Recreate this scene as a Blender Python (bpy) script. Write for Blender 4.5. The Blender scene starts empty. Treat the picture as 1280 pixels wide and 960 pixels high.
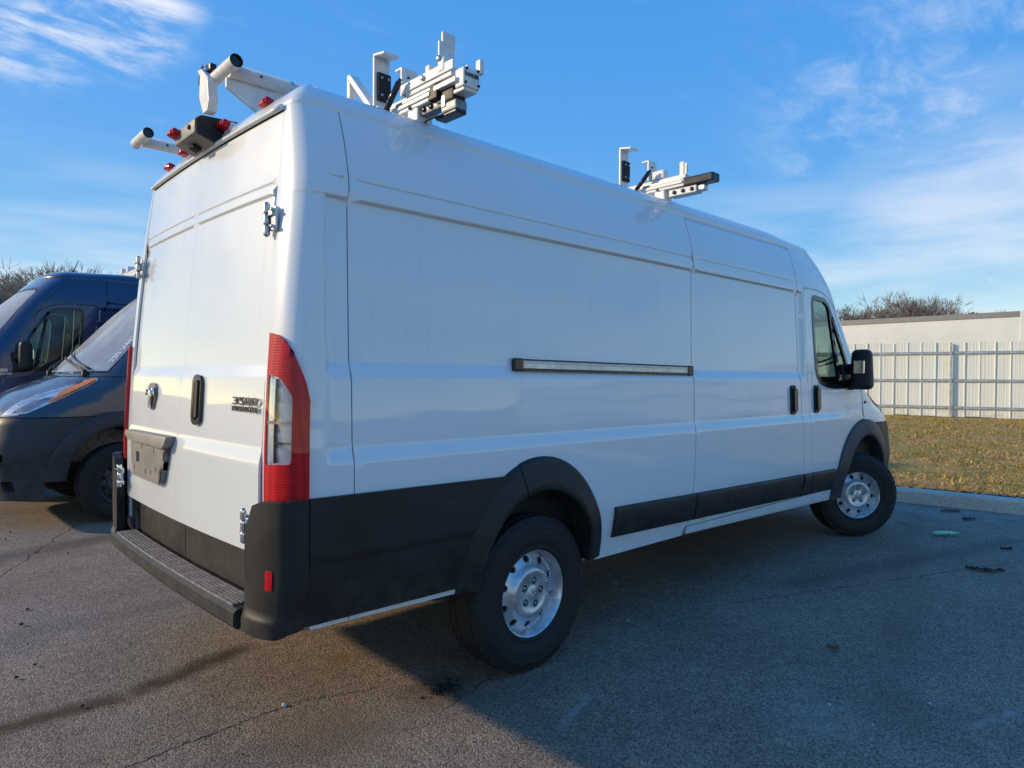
import bpy, bmesh, math, random
import numpy as np
from mathutils import Vector, Matrix
from mathutils.geometry import delaunay_2d_cdt

PI = math.pi
random.seed(7)
rng = np.random.default_rng(7)
C = bpy.context.scene
COL = C.collection

# ------------------------------------------------------------------ camera
cam_d = bpy.data.cameras.new('camera')
cam = bpy.data.objects.new('camera', cam_d)
COL.objects.link(cam)
YAW, PITCH, ROLL = 0.811848635, -0.0102448387, 0.00694635170
cam_d.sensor_width = 36.0
cam_d.lens = 857.372443 / 1280.0 * 36.0
cam_d.clip_start = 0.05
cam_d.clip_end = 5000.0
fwd = Vector((math.cos(YAW) * math.cos(PITCH), math.sin(YAW) * math.cos(PITCH), math.sin(PITCH)))
r0 = Vector((math.sin(YAW), -math.cos(YAW), 0.0))
u0 = r0.cross(fwd)
r1 = math.cos(ROLL) * r0 + math.sin(ROLL) * u0
u1 = -math.sin(ROLL) * r0 + math.cos(ROLL) * u0
cam.matrix_world = Matrix(((r1.x, u1.x, -fwd.x, -2.27832452), (r1.y, u1.y, -fwd.y, -3.20768774),
                           (r1.z, u1.z, -fwd.z, 1.37393360), (0, 0, 0, 1)))
C.camera = cam

# ------------------------------------------------------------------ sun, exposure
SUN_DIR = Vector((-1.82, 1.74, 1.0)).normalized()          # towards the sun
SUN_EL = math.asin(SUN_DIR.z)
SUN_AZ = math.atan2(SUN_DIR.x, SUN_DIR.y)                  # clockwise from +Y
sun_d = bpy.data.lights.new('sun', 'SUN')
sun_d.energy = 2.15
sun_d.angle = math.radians(1.8)
sun_d.color = (1.0, 0.79, 0.50)
sun = bpy.data.objects.new('sun', sun_d)
sun.rotation_euler = SUN_DIR.to_track_quat('Z', 'Y').to_euler()
sun.location = (-6, 8, 10)
COL.objects.link(sun)
C.view_settings.view_transform = 'Standard'
C.view_settings.look = 'None'
C.view_settings.gamma = 1.0
C.view_settings.use_curve_mapping = False
C.view_settings.exposure = 0.74


# ------------------------------------------------------------------ node helper
class NT:
    def __init__(self, tree):
        self.t = tree

    def node(self, kind, **kw):
        n = self.t.nodes.new(kind)
        for k, v in kw.items():
            setattr(n, k, v)
        return n

    def set(self, sock, v):
        if isinstance(v, bpy.types.NodeSocket):
            self.t.links.new(v, sock)
        else:
            sock.default_value = v

    def m(self, op, a, b=None, c=None, clamp=False):
        n = self.node('ShaderNodeMath', operation=op, use_clamp=clamp)
        for i, v in enumerate((a, b, c)):
            if v is not None:
                self.set(n.inputs[i], v)
        return n.outputs[0]

    def vm(self, op, a, b=None, scale=None):
        n = self.node('ShaderNodeVectorMath', operation=op)
        self.set(n.inputs[0], a)
        if b is not None:
            self.set(n.inputs[1], b)
        if scale is not None:
            self.set(n.inputs['Scale'], scale)
        return n.outputs['Value'] if op in ('DOT_PRODUCT', 'LENGTH', 'DISTANCE') else n.outputs[0]

    def ss(self, a, b, x, lo=0.0, hi=1.0):
        n = self.node('ShaderNodeMapRange', interpolation_type='SMOOTHSTEP')
        self.set(n.inputs['Value'], x)
        n.inputs['From Min'].default_value = a
        n.inputs['From Max'].default_value = b
        n.inputs['To Min'].default_value = lo
        n.inputs['To Max'].default_value = hi
        return n.outputs[0]

    def noise(self, vec, scale, detail=3.0, rough=0.55, dist=0.0, col=False):
        n = self.node('ShaderNodeTexNoise')
        if vec is not None:
            self.set(n.inputs['Vector'], vec)
        n.inputs['Scale'].default_value = scale
        n.inputs['Detail'].default_value = detail
        n.inputs['Roughness'].default_value = rough
        n.inputs['Distortion'].default_value = dist
        return n.outputs['Color'] if col else n.outputs[0]

    def voro(self, vec, scale, out='Distance', feature='F1'):
        n = self.node('ShaderNodeTexVoronoi', feature=feature)
        if vec is not None:
            self.set(n.inputs['Vector'], vec)
        n.inputs['Scale'].default_value = scale
        return n.outputs[out]

    def mix(self, f, a, b, mode='MIX'):
        n = self.node('ShaderNodeMix', data_type='RGBA', blend_type=mode)
        self.set(n.inputs[0], f)
        for i, v in ((6, a), (7, b)):
            if isinstance(v, (tuple, list)) and len(v) == 3:
                v = (*v, 1.0)
            self.set(n.inputs[i], v)
        return n.outputs[2]

    def sep(self, v):
        n = self.node('ShaderNodeSeparateXYZ')
        self.set(n.inputs[0], v)
        return n.outputs[0], n.outputs[1], n.outputs[2]

    def comb(self, x, y, z):
        n = self.node('ShaderNodeCombineXYZ')
        for i, v in enumerate((x, y, z)):
            self.set(n.inputs[i], v)
        return n.outputs[0]

    def bump(self, h, strength=0.3, dist=0.01):
        n = self.node('ShaderNodeBump')
        n.inputs['Strength'].default_value = strength
        n.inputs['Distance'].default_value = dist
        self.set(n.inputs['Height'], h)
        return n.outputs[0]


# ------------------------------------------------------------------ world: sky with thin clouds
world = bpy.data.worlds.new('World')
C.world = world
world.use_nodes = True
wt = world.node_tree
wt.nodes.clear()
W_ = NT(wt)
sky = W_.node('ShaderNodeTexSky', sky_type='NISHITA', sun_disc=False)
sky.sun_elevation = SUN_EL
sky.sun_rotation = SUN_AZ
sky.altitude = 0
sky.air_density = 1.0
sky.dust_density = 0.3
sky.ozone_density = 3.0
tc = W_.node('ShaderNodeTexCoord')
D = tc.outputs['Generated']
dx, dy, dz = W_.sep(D)
zc = W_.m('MAXIMUM', dz, 0.02)
# flat cloud layer coordinates: direction divided by its height
cu = W_.m('DIVIDE', dx, W_.m('ADD', zc, 0.10))
cv = W_.m('DIVIDE', dy, W_.m('ADD', zc, 0.10))
P2 = W_.comb(cu, cv, 0.0)
rot = W_.node('ShaderNodeMapping')
rot.inputs['Rotation'].default_value = (0, 0, math.radians(-32))
rot.inputs['Scale'].default_value = (1.0, 2.6, 1.0)
W_.set(rot.inputs['Vector'], P2)
wisp = W_.noise(rot.outputs[0], 2.1, 7.0, 0.62, 0.6)
fine = W_.noise(P2, 9.0, 5.0, 0.6, 0.3)
cl = W_.m('ADD', W_.m('MULTIPLY', wisp, 0.7), W_.m('MULTIPLY', fine, 0.3))


def dir_px(u, v, _f=fwd.copy(), _r=r1.copy(), _u=u1.copy()):
    d = _f + _r * ((u - 640) / 857.37) - _u * ((v - 480) / 857.37)
    return d.normalized()


def blob(u, v, rad, soft):
    d = dir_px(u, v)
    dt = W_.vm('DOT_PRODUCT', W_.vm('NORMALIZE', D), tuple(d))
    return W_.ss(math.cos(rad + soft), math.cos(max(rad - soft, 0.0)), dt)


b1 = W_.m('MAXIMUM', blob(150, -5, 0.02, 0.085), blob(20, -10, 0.03, 0.085))
b1 = W_.m('MAXIMUM', b1, W_.m('MULTIPLY', blob(-420, -320, 0.2, 0.15), 0.7))
b2 = W_.m('MAXIMUM', blob(1190, 130, 0.13, 0.13), blob(1400, 90, 0.25, 0.2))
f1 = W_.m('MULTIPLY', b1, W_.ss(0.42, 0.70, cl))
f2 = W_.m('MULTIPLY', b2, W_.ss(0.42, 0.78, cl, 0.0, 0.45))
gen = W_.ss(0.56, 0.90, cl, 0.0, 0.22)
low = W_.m('MULTIPLY', W_.ss(0.32, 0.12, dz), W_.ss(0.0, 0.06, dz))
band = W_.m('MULTIPLY', low, W_.ss(0.42, 0.66, W_.noise(W_.comb(dx, dy, W_.m('MULTIPLY', dz, 7.0)), 2.2, 4.0, 0.5), 0.0, 0.45))
f3 = W_.m('MULTIPLY', blob(1230, 275, 0.05, 0.15), W_.ss(0.34, 0.62, W_.noise(W_.comb(dx, dy, W_.m('MULTIPLY', dz, 5.0)), 3.0, 5.0, 0.55), 0.12, 0.55))
cf = W_.m('MAXIMUM', W_.m('MAXIMUM', f1, f2), W_.m('MAXIMUM', W_.m('MAXIMUM', gen, f3), band))
cf = W_.m('MULTIPLY', cf, W_.ss(-0.01, 0.03, dz))
# the photograph's sky is strongly saturated: tint applied to the whole dome alike
hs = W_.node('ShaderNodeHueSaturation')
hs.inputs['Saturation'].default_value = 1.29
hs.inputs['Hue'].default_value = 0.5015
hs.inputs['Value'].default_value = 1.0
W_.set(hs.inputs['Color'], sky.outputs[0])
# gentle shoulder on the dome's brightness: the photograph's sky is nearly even from zenith to horizon
_r, _g, skb = W_.sep(hs.outputs[0])
SKA = W_.m('DIVIDE', 8.4, W_.m('ADD', 1.0, W_.m('MULTIPLY', skb, 2.2)))
skyc = W_.vm('SCALE', hs.outputs[0], scale=SKA)
tot = W_.mix(cf, skyc, (3.75, 3.85, 4.1))
bg = W_.node('ShaderNodeBackground')
bg.inputs['Strength'].default_value = 0.15
W_.set(bg.inputs['Color'], tot)
wo = W_.node('ShaderNodeOutputWorld')
wt.links.new(bg.outputs[0], wo.inputs[0])


# ------------------------------------------------------------------ materials
def base_mat(name):
    m = bpy.data.materials.new(name)
    m.use_nodes = True
    nt = NT(m.node_tree)
    b = m.node_tree.nodes['Principled BSDF']
    return m, nt, b


def mat(name, col, rough=0.5, metal=0.0, coat=0.0, var=0.0, vscale=8.0, bump=0.0, bscale=60.0, ior=1.5, spec=0.5):
    m, nt, b = base_mat(name)
    b.inputs['Base Color'].default_value = (*col, 1)
    b.inputs['Roughness'].default_value = rough
    b.inputs['Metallic'].default_value = metal
    b.inputs['Coat Weight'].default_value = coat
    b.inputs['Coat Roughness'].default_value = 0.04
    b.inputs['IOR'].default_value = ior
    b.inputs['Specular IOR Level'].default_value = spec
    co = nt.node('ShaderNodeTexCoord').outputs['Object']
    if var:
        n = nt.noise(co, vscale, 4.0, 0.6)
        k = nt.ss(0.3, 0.7, n, 1.0 - var, 1.0 + var * 0.5)
        nt.set(b.inputs['Base Color'], nt.vm('SCALE', col, scale=k))
        nt.set(b.inputs['Roughness'], nt.ss(0.3, 0.7, n, rough * 0.9, min(1.0, rough * 1.15)))
    if bump:
        nt.set(b.inputs['Normal'], nt.bump(nt.noise(co, bscale, 3.0, 0.6), bump, 0.002))
    return m


def paint(name, col, rough=0.32, dirt=0.08, spec=0.5):
    m, nt, b = base_mat(name)
    co = nt.node('ShaderNodeTexCoord').outputs['Object']
    x, y, z = nt.sep(co)
    blot = nt.noise(co, 2.3, 4.0, 0.6)
    streak = nt.noise(nt.comb(nt.m('MULTIPLY', x, 26.0), nt.m('MULTIPLY', y, 26.0), nt.m('MULTIPLY', z, 0.9)), 1.0, 3.0, 0.6)
    sm = nt.m('MULTIPLY', nt.ss(0.52, 0.75, streak), nt.ss(0.35, 0.65, blot))
    grime = nt.m('MULTIPLY', nt.ss(0.85, 0.4, z), nt.ss(0.35, 0.75, nt.noise(co, 9.0, 5.0, 0.65)))
    f = nt.m('ADD', nt.m('MULTIPLY', sm, dirt), nt.m('MULTIPLY', grime, dirt * 2.4), clamp=True)
    nt.set(b.inputs['Base Color'], nt.mix(f, col, (0.30, 0.27, 0.23)))
    nt.set(b.inputs['Roughness'], nt.ss(0.3, 0.7, blot, rough * 0.85, rough * 1.2))
    b.inputs['Coat Weight'].default_value = 1.0
    b.inputs['Specular IOR Level'].default_value = spec
    nt.set(b.inputs['Coat Roughness'], nt.m('ADD', nt.m('MULTIPLY', f, 0.8), 0.035))
    # sheet-metal waviness: long, very shallow
    wv = nt.noise(nt.comb(nt.m('MULTIPLY', x, 1.0), y, nt.m('MULTIPLY', z, 2.0)), 1.6, 1.0, 0.4)
    orange = nt.noise(co, 420.0, 1.0, 0.5)
    h = nt.m('ADD', wv, nt.m('MULTIPLY', orange, 0.0012))
    nt.set(b.inputs['Coat Normal'], nt.bump(h, 0.35, 0.012))
    return m


def scuffed(name, col, rough):
    """grained exterior plastic with faded patches, fine scratches and road dust low down"""
    m, nt, b = base_mat(name)
    co = nt.node('ShaderNodeTexCoord').outputs['Object']
    x, y, z = nt.sep(co)
    fade = nt.noise(co, 3.5, 5.0, 0.65)
    scr = nt.noise(nt.comb(nt.m('MULTIPLY', x, 3.0), nt.m('MULTIPLY', y, 3.0), nt.m('MULTIPLY', z, 90.0)), 1.0, 4.0, 0.7)
    dust_veil = nt.m('MULTIPLY', nt.ss(0.80, 0.48, z), nt.ss(0.40, 0.75, nt.noise(co, 11.0, 5.0, 0.7)))
    sc = nt.m('MULTIPLY', nt.ss(0.60, 0.74, scr), nt.ss(0.46, 0.62, fade))
    c = nt.vm('SCALE', col, scale=nt.ss(0.3, 0.7, fade, 0.75, 1.35))
    c = nt.mix(nt.m('MULTIPLY', sc, 0.5), c, (0.10, 0.10, 0.10))
    c = nt.mix(nt.m('MULTIPLY', dust_veil, 0.30), c, (0.12, 0.105, 0.085))
    nt.set(b.inputs['Base Color'], c)
    nt.set(b.inputs['Roughness'], nt.ss(0.3, 0.7, fade, rough * 0.85, rough * 1.2))
    b.inputs['Specular IOR Level'].default_value = 0.4
    nt.set(b.inputs['Normal'], nt.bump(nt.noise(co, 550.0, 2.0, 0.6), 0.22, 0.001))
    return m


M = {}
M['white'] = paint('white_paint', (0.735, 0.775, 0.80), 0.35, 0.10)
M['navy'] = paint('navy_paint', (0.004, 0.020, 0.085), 0.30, 0.05)
M['navy_grey'] = paint('dark_navy_paint', (0.026, 0.034, 0.052), 0.30, 0.05)
M['black_plastic'] = scuffed('black_plastic', (0.0125, 0.013, 0.0145), 0.50)
M['grey_plastic'] = scuffed('weathered_bumper_plastic', (0.030, 0.034, 0.042), 0.50)
M['gloss_black'] = mat('gloss_black', (0.012, 0.012, 0.013), 0.18, var=0.1)
M['rubber'] = mat('rubber', (0.013, 0.013, 0.014), 0.75, var=0.3, vscale=14, bump=0.3, bscale=200)
M['under'] = mat('underbody', (0.02, 0.02, 0.02), 0.9, var=0.4, vscale=6)
M['liner'] = mat('arch_liner', (0.36, 0.36, 0.365), 0.95, var=0.4, vscale=30, bump=0.8, bscale=300)
M['chrome'] = mat('chrome', (0.82, 0.83, 0.85), 0.12, 1.0, var=0.08, vscale=30)
M['dull_metal'] = mat('dull_metal', (0.55, 0.56, 0.58), 0.38, 1.0, var=0.2, vscale=30)
M['dark_steel'] = mat('dark_wheel_steel', (0.07, 0.07, 0.075), 0.5, 0.3, var=0.2, vscale=20)
M['silver'] = mat('silver_wheel_paint', (0.60, 0.62, 0.65), 0.30, 0.6, 0.5, var=0.30, vscale=16)
M['rack_white'] = mat('powder_coat_white', (0.74, 0.73, 0.70), 0.4, 0.0, 0.2, var=0.12, vscale=20)
M['rack_grey'] = mat('aluminium_profile', (0.55, 0.56, 0.57), 0.45, 0.7, var=0.15, vscale=15)
M['plate_grey'] = mat('taupe_plastic', (0.235, 0.215, 0.195), 0.5, var=0.15, vscale=12, bump=0.1, bscale=300)
M['lamp_chrome'] = mat('lamp_chrome', (0.80, 0.84, 0.90), 0.15, 0.6, var=0.1, vscale=60)
M['lamp_silver'] = mat('headlamp_reflector', (0.80, 0.80, 0.80), 0.25, 0.35, 0.5, var=0.1, vscale=20)
M['badge_dark'] = mat('badge_backing', (0.16, 0.165, 0.17), 0.3, 0.8, var=0.1, vscale=40)
M['worn_plastic'] = mat('worn_step_plastic', (0.22, 0.21, 0.20), 0.6, var=0.35, vscale=25)
M['bowl_grey'] = mat('lamp_bowl_grey', (0.30, 0.30, 0.33), 0.3, 0.3, var=0.15, vscale=30)
M['shaded_arm'] = mat('shaded_arm_metal', (0.27, 0.28, 0.30), 0.5, 0.5, var=0.3, vscale=40)  # grey metal, darkened to carry the shadow under the rack
M['cream'] = mat('cream_channel', (0.90, 0.85, 0.72), 0.42, 0.35, var=0.25, vscale=14)
M['interior'] = mat('interior_trim', (0.03, 0.031, 0.034), 0.8, var=0.2)
M['seat'] = mat('seat_cloth', (0.06, 0.065, 0.07), 0.95, var=0.2, vscale=20)
M['orange'] = mat('amber_lens', (0.95, 0.26, 0.008), 0.12, 0.0, 1.0, var=0.15, vscale=30)
M['sticker'] = mat('paper_sticker', (0.72, 0.70, 0.70), 0.6, var=0.1, vscale=40)
M['galv'] = mat('galvanised_steel', (0.58, 0.60, 0.62), 0.45, 0.7, var=0.2, vscale=6)
def fence_mat():
    m, nt, b = base_mat('fence_panel_white')
    g = nt.node('ShaderNodeNewGeometry').outputs['Position']
    x, y, z = nt.sep(g)
    st = nt.noise(nt.comb(nt.m('MULTIPLY', x, 7.0), nt.m('MULTIPLY', y, 7.0), nt.m('MULTIPLY', z, 0.5)), 1.0, 4.0, 0.6)
    big = nt.noise(g, 0.7, 4.0, 0.6)
    low = nt.m('MULTIPLY', nt.ss(0.75, 0.15, z), nt.ss(0.35, 0.65, nt.noise(g, 6.0, 4.0, 0.6)))
    c = nt.mix(nt.ss(0.48, 0.78, st, 0.0, 0.30), (0.80, 0.81, 0.735), (0.46, 0.45, 0.38))
    c = nt.mix(nt.ss(0.35, 0.7, big, 0.0, 0.12), c, (0.55, 0.56, 0.52))
    c = nt.mix(nt.m('MULTIPLY', low, 0.40), c, (0.34, 0.29, 0.20))
    nt.set(b.inputs['Base Color'], c)
    b.inputs['Roughness'].default_value = 0.45
    return m


M['fence_white'] = fence_mat()
M['trailer_white'] = mat('trailer_white', (0.66, 0.67, 0.66), 0.4, var=0.08, vscale=0.7)
M['trailer_rail'] = mat('trailer_rail', (0.20, 0.21, 0.22), 0.5, 0.3, var=0.1)
M['bark'] = mat('bark', (0.10, 0.082, 0.066), 0.9, var=0.4, vscale=3)
M['twig'] = mat('twigs', (0.32, 0.265, 0.215), 0.9, var=0.35, vscale=0.8)
M['twig_grey'] = mat('grey_twigs', (0.36, 0.32, 0.29), 0.9, var=0.35, vscale=0.8)
M['twig_red'] = mat('brown_brush', (0.24, 0.18, 0.14), 0.9, var=0.35, vscale=0.8)
M['needle'] = mat('evergreen', (0.035, 0.05, 0.022), 0.9, var=0.4, vscale=3)
M['debris'] = mat('dark_debris', (0.03, 0.024, 0.02), 0.9, var=0.5, vscale=40, bump=0.6, bscale=90)
M['green_plastic'] = mat('green_plastic', (0.24, 0.66, 0.40), 0.3, 0.0, 0.4, var=0.3, vscale=40)
M['litter'] = mat('pale_litter', (0.62, 0.61, 0.58), 0.7, var=0.2, vscale=60)
M['leaf_brown'] = mat('dead_leaf', (0.10, 0.07, 0.045), 0.8, var=0.4, vscale=40)


def red_lens_mat():
    m, nt, b = base_mat('red_lens')
    co = nt.node('ShaderNodeTexCoord').outputs['Object']
    x, y, z = nt.sep(co)
    rib = nt.m('SINE', nt.m('MULTIPLY', z, 640.0))
    cell = nt.m('SINE', nt.m('MULTIPLY', nt.m('ADD', x, nt.m('MULTIPLY', y, 0.8)), 330.0))
    p = nt.m('MULTIPLY', nt.m('ADD', rib, cell), 0.5)
    nt.set(b.inputs['Base Color'], nt.mix(nt.ss(-0.9, 0.9, p), (0.40, 0.0006, 0.006), (0.68, 0.0015, 0.012)))
    b.inputs['Roughness'].default_value = 0.4
    b.inputs['Specular IOR Level'].default_value = 0.15
    b.inputs['Coat Weight'].default_value = 0.5
    b.inputs['Coat Roughness'].default_value = 0.02
    nt.set(b.inputs['Normal'], nt.bump(p, 0.25, 0.001))
    return m


M['red'] = red_lens_mat()


def glass_mat(name, tint, ior=1.5, dust_veil=0.0):
    m, nt, b = base_mat(name)
    t = m.node_tree
    t.nodes.remove(b)
    tr = nt.node('ShaderNodeBsdfTransparent')
    tr.inputs['Color'].default_value = (*tint, 1)
    gl = nt.node('ShaderNodeBsdfGlossy')
    gl.inputs['Roughness'].default_value = 0.01
    f0 = ((ior - 1) / (ior + 1)) ** 2
    ge = nt.node('ShaderNodeNewGeometry')
    ca = nt.m('ABSOLUTE', nt.vm('DOT_PRODUCT', ge.outputs['Normal'], ge.outputs['Incoming']))
    sch = nt.m('ADD', nt.m('MULTIPLY', nt.m('POWER', nt.m('SUBTRACT', 1.0, ca, clamp=True), 5.0), 1 - f0), f0)
    co = nt.node('ShaderNodeTexCoord').outputs['Object']
    film = nt.ss(0.35, 0.75, nt.noise(co, 3.0, 4.0, 0.6), 0.0, 0.05)
    mx = nt.node('ShaderNodeMixShader')
    nt.set(mx.inputs[0], nt.m('ADD', sch, film, clamp=True))
    t.links.new(tr.outputs[0], mx.inputs[1])
    t.links.new(gl.outputs[0], mx.inputs[2])
    out = mx.outputs[0]
    if dust_veil:  # pale film added to brighten the glass in place of reflected sky
        df = nt.node('ShaderNodeBsdfDiffuse')
        df.inputs['Color'].default_value = (0.72, 0.74, 0.74, 1)
        m2 = nt.node('ShaderNodeMixShader')
        nt.set(m2.inputs[0], nt.ss(0.3, 0.7, nt.noise(co, 2.2, 4.0, 0.6), dust_veil * 0.7, dust_veil * 1.2))
        t.links.new(out, m2.inputs[1])
        t.links.new(df.outputs[0], m2.inputs[2])
        out = m2.outputs[0]
    t.links.new(out, t.nodes['Material Output'].inputs[0])
    return m


M['glass'] = glass_mat('green_tint_glass', (0.70, 0.88, 0.78))
M['windshield'] = glass_mat('windshield_glass', (0.66, 0.80, 0.74), 3.0, 0.42)
M['clear_lens'] = glass_mat('clear_lens', (0.93, 0.94, 0.95), 1.55)


def asphalt_mat():
    m, nt, b = base_mat('asphalt')
    co = nt.node('ShaderNodeTexCoord').outputs['Object']
    x, y, z = nt.sep(co)
    P = nt.comb(x, y, 0.0)
    cell = nt.node('ShaderNodeTexVoronoi')
    nt.set(cell.inputs['Vector'], P)
    cell.inputs['Scale'].default_value = 170.0
    ccol = nt.sep(cell.outputs['Color'])[0]
    cd = cell.outputs['Distance']
    fine = nt.noise(P, 260.0, 2.0, 0.6)
    mid = nt.noise(P, 14.0, 5.0, 0.65)
    big = nt.noise(P, 0.9, 5.0, 0.6)
    big2 = nt.noise(nt.vm('ADD', P, (13.7, 4.2, 0.0)), 0.35, 4.0, 0.6)
    v = nt.m('MULTIPLY', nt.ss(0.05, 0.98, ccol, 0.50, 1.55), nt.ss(0.3, 0.7, fine, 0.82, 1.18))
    v = nt.m('MULTIPLY', v, nt.ss(0.3, 0.7, mid, 0.86, 1.12))
    v = nt.m('MULTIPLY', v, nt.ss(0.3, 0.7, big, 0.90, 1.08))
    base = nt.mix(nt.ss(0.35, 0.65, big2), (0.242, 0.178, 0.128), (0.236, 0.187, 0.143))
    c = nt.vm('SCALE', base, scale=v)

    wob = nt.m('MULTIPLY', nt.m('SUBTRACT', nt.noise(P, 5.0, 4.0, 0.6), 0.5), 0.16)
    wob2 = nt.m('MULTIPLY', nt.m('SUBTRACT', nt.noise(P, 16.0, 3.0, 0.6), 0.5), 0.07)

    def seg(p0, p1, w, soft, wb):
        ex, ey = p1[0] - p0[0], p1[1] - p0[1]
        L = math.hypot(ex, ey)
        ex, ey = ex / L, ey / L
        rx, ry = nt.m('SUBTRACT', x, p0[0]), nt.m('SUBTRACT', y, p0[1])
        s = nt.m('ADD', nt.m('MULTIPLY', rx, ex), nt.m('MULTIPLY', ry, ey))
        d = nt.m('ABSOLUTE', nt.m('ADD', nt.m('SUBTRACT', nt.m('MULTIPLY', ry, ex), nt.m('MULTIPLY', rx, ey)), wb))
        k = nt.ss(w + soft, max(w - soft, 0.0), d)
        return nt.m('MULTIPLY', k, nt.m('MULTIPLY', nt.ss(-0.08, 0.08, s), nt.ss(L + 0.08, L - 0.08, s)))

    def spot(px, py, r, soft):
        d = nt.vm('LENGTH', nt.comb(nt.m('SUBTRACT', x, px), nt.m('SUBTRACT', y, py), 0.0))
        return nt.ss(r + soft, max(r - soft, 0), nt.m('ADD', d, nt.m('MULTIPLY', wob, 1.6)))

    # brown run-off stain, rusty spots, dust, cracks, pale scuffs (all of the surface itself)
    st = nt.m('MAXIMUM', seg((-2.6, 0.12), (-1.45, 0.05), 0.06, 0.05, wob), seg((-1.45, 0.05), (-0.86, 0.24), 0.055, 0.06, wob))
    c = nt.mix(nt.m('MULTIPLY', st, nt.ss(0.25, 0.6, mid, 0.75, 1.0)), c, (0.060, 0.036, 0.018))
    c = nt.mix(nt.m('MULTIPLY', spot(-1.0, -0.80, 0.20, 0.14), 0.55), c, (0.20, 0.135, 0.075))
    c = nt.mix(nt.m('MULTIPLY', spot(-0.42, -0.82, 0.13, 0.09), 0.75), c, (0.15, 0.088, 0.040))
    c = nt.mix(nt.m('MULTIPLY', spot(-0.60, -0.22, 0.05, 0.05), 0.6), c, (0.20, 0.11, 0.04))
    c = nt.mix(nt.m('MULTIPLY', spot(-1.6, -0.25, 0.10, 0.10), 0.35), c, (0.23, 0.22, 0.20))
    ck = nt.m('MAXIMUM', seg((-2.2, -0.60), (-0.98, -0.50), 0.005, 0.004, wob2), seg((-0.98, -0.50), (-0.62, -0.62), 0.003, 0.003, wob2))
    ck = nt.m('MAXIMUM', ck, seg((-0.55, -0.98), (-0.15, -0.86), 0.004, 0.004, wob2))
    ck = nt.m('MAXIMUM', ck, seg((1.6, -1.1), (4.4, -2.2), 0.004, 0.004, wob))
    ck = nt.m('MAXIMUM', ck, seg((-1.9, 1.9), (-0.6, 4.6), 0.006, 0.005, wob))
    c = nt.mix(nt.m('MULTIPLY', ck, 0.85), c, (0.022, 0.020, 0.018))
    vd = nt.node('ShaderNodeTexVoronoi')
    nt.set(vd.inputs['Vector'], nt.vm('ADD', P, nt.comb(wob, wob2, 0.0)))
    vd.inputs['Scale'].default_value = 1.15
    vr = nt.sep(vd.outputs['Color'])
    drip = nt.m('MULTIPLY', nt.ss(0.0, -0.05, nt.m('SUBTRACT', vd.outputs['Distance'], nt.m('MULTIPLY', vr[1], 0.16))), nt.ss(0.55, 0.60, vr[0]))
    c = nt.mix(nt.m('MULTIPLY', drip, 0.5), c, (0.045, 0.040, 0.036))
    wear = nt.noise(nt.vm('ADD', P, (5.1, 9.3, 0.0)), 1.7, 6.0, 0.68)
    c = nt.vm('SCALE', c, scale=nt.ss(0.36, 0.64, wear, 0.90, 1.08))
    tyre = nt.m('MAXIMUM', seg((-3.5, -0.35), (0.3, -1.15), 0.09, 0.05, wob), seg((-3.0, 1.25), (6.0, 0.95), 0.10, 0.06, wob))
    tyre = nt.m('MAXIMUM', tyre, seg((0.6, -2.3), (5.6, -0.95), 0.10, 0.06, wob))
    c = nt.mix(nt.m('MULTIPLY', tyre, nt.ss(0.38, 0.62, mid, 0.08, 0.30)), c, (0.06, 0.055, 0.05))
    oil = nt.m('MULTIPLY', seg((2.2, -1.15), (5.0, -1.95), 0.10, 0.09, wob), 0.45)
    oil = nt.m('MAXIMUM', oil, nt.m('MULTIPLY', seg((-2.0, 3.0), (0.2, 3.6), 0.16, 0.14, wob), 0.6))
    c = nt.mix(oil, c, (0.05, 0.046, 0.042))
    sc = nt.m('MAXIMUM', seg((-0.28, -1.40), (0.02, -1.30), 0.012, 0.02, wob2), seg((0.9, -2.50), (1.7, -2.75), 0.015, 0.02, wob2))
    sc = nt.m('MAXIMUM', sc, nt.m('MULTIPLY', spot(0.55, -2.05, 0.16, 0.14), 0.5))
    c = nt.mix(nt.m('MULTIPLY', sc, nt.ss(0.35, 0.6, mid, 0.2, 0.75)), c, (0.33, 0.32, 0.30))
    # pale dust drifted along the kerb
    kd = nt.m('SUBTRACT', nt.m('SUBTRACT', 6.12, nt.m('MULTIPLY', y, 0.118)), x)
    dust_veil = nt.m('MULTIPLY', nt.ss(1.1, 0.1, nt.m('ADD', kd, nt.m('MULTIPLY', wob, 5.0))), nt.ss(0.38, 0.6, nt.noise(P, 3.0, 5.0, 0.6)))
    c = nt.mix(nt.m('MULTIPLY', dust_veil, 0.75), c, (0.30, 0.28, 0.255))
    nt.set(b.inputs['Base Color'], c)
    nt.set(b.inputs['Roughness'], nt.ss(0.3, 0.7, fine, 0.72, 0.95))
    b.inputs['Specular IOR Level'].default_value = 0.45
    h = nt.m('ADD', nt.m('MULTIPLY', nt.m('SUBTRACT', 0.5, cd), 1.0), nt.m('MULTIPLY', fine, 0.35))
    h = nt.m('ADD', h, nt.m('MULTIPLY', mid, 0.8))
    h = nt.m('SUBTRACT', h, nt.m('MULTIPLY', ck, 1.6))
    nt.set(b.inputs['Normal'], nt.bump(h, 0.6, 0.005))
    return m


M['asphalt'] = asphalt_mat()


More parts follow.
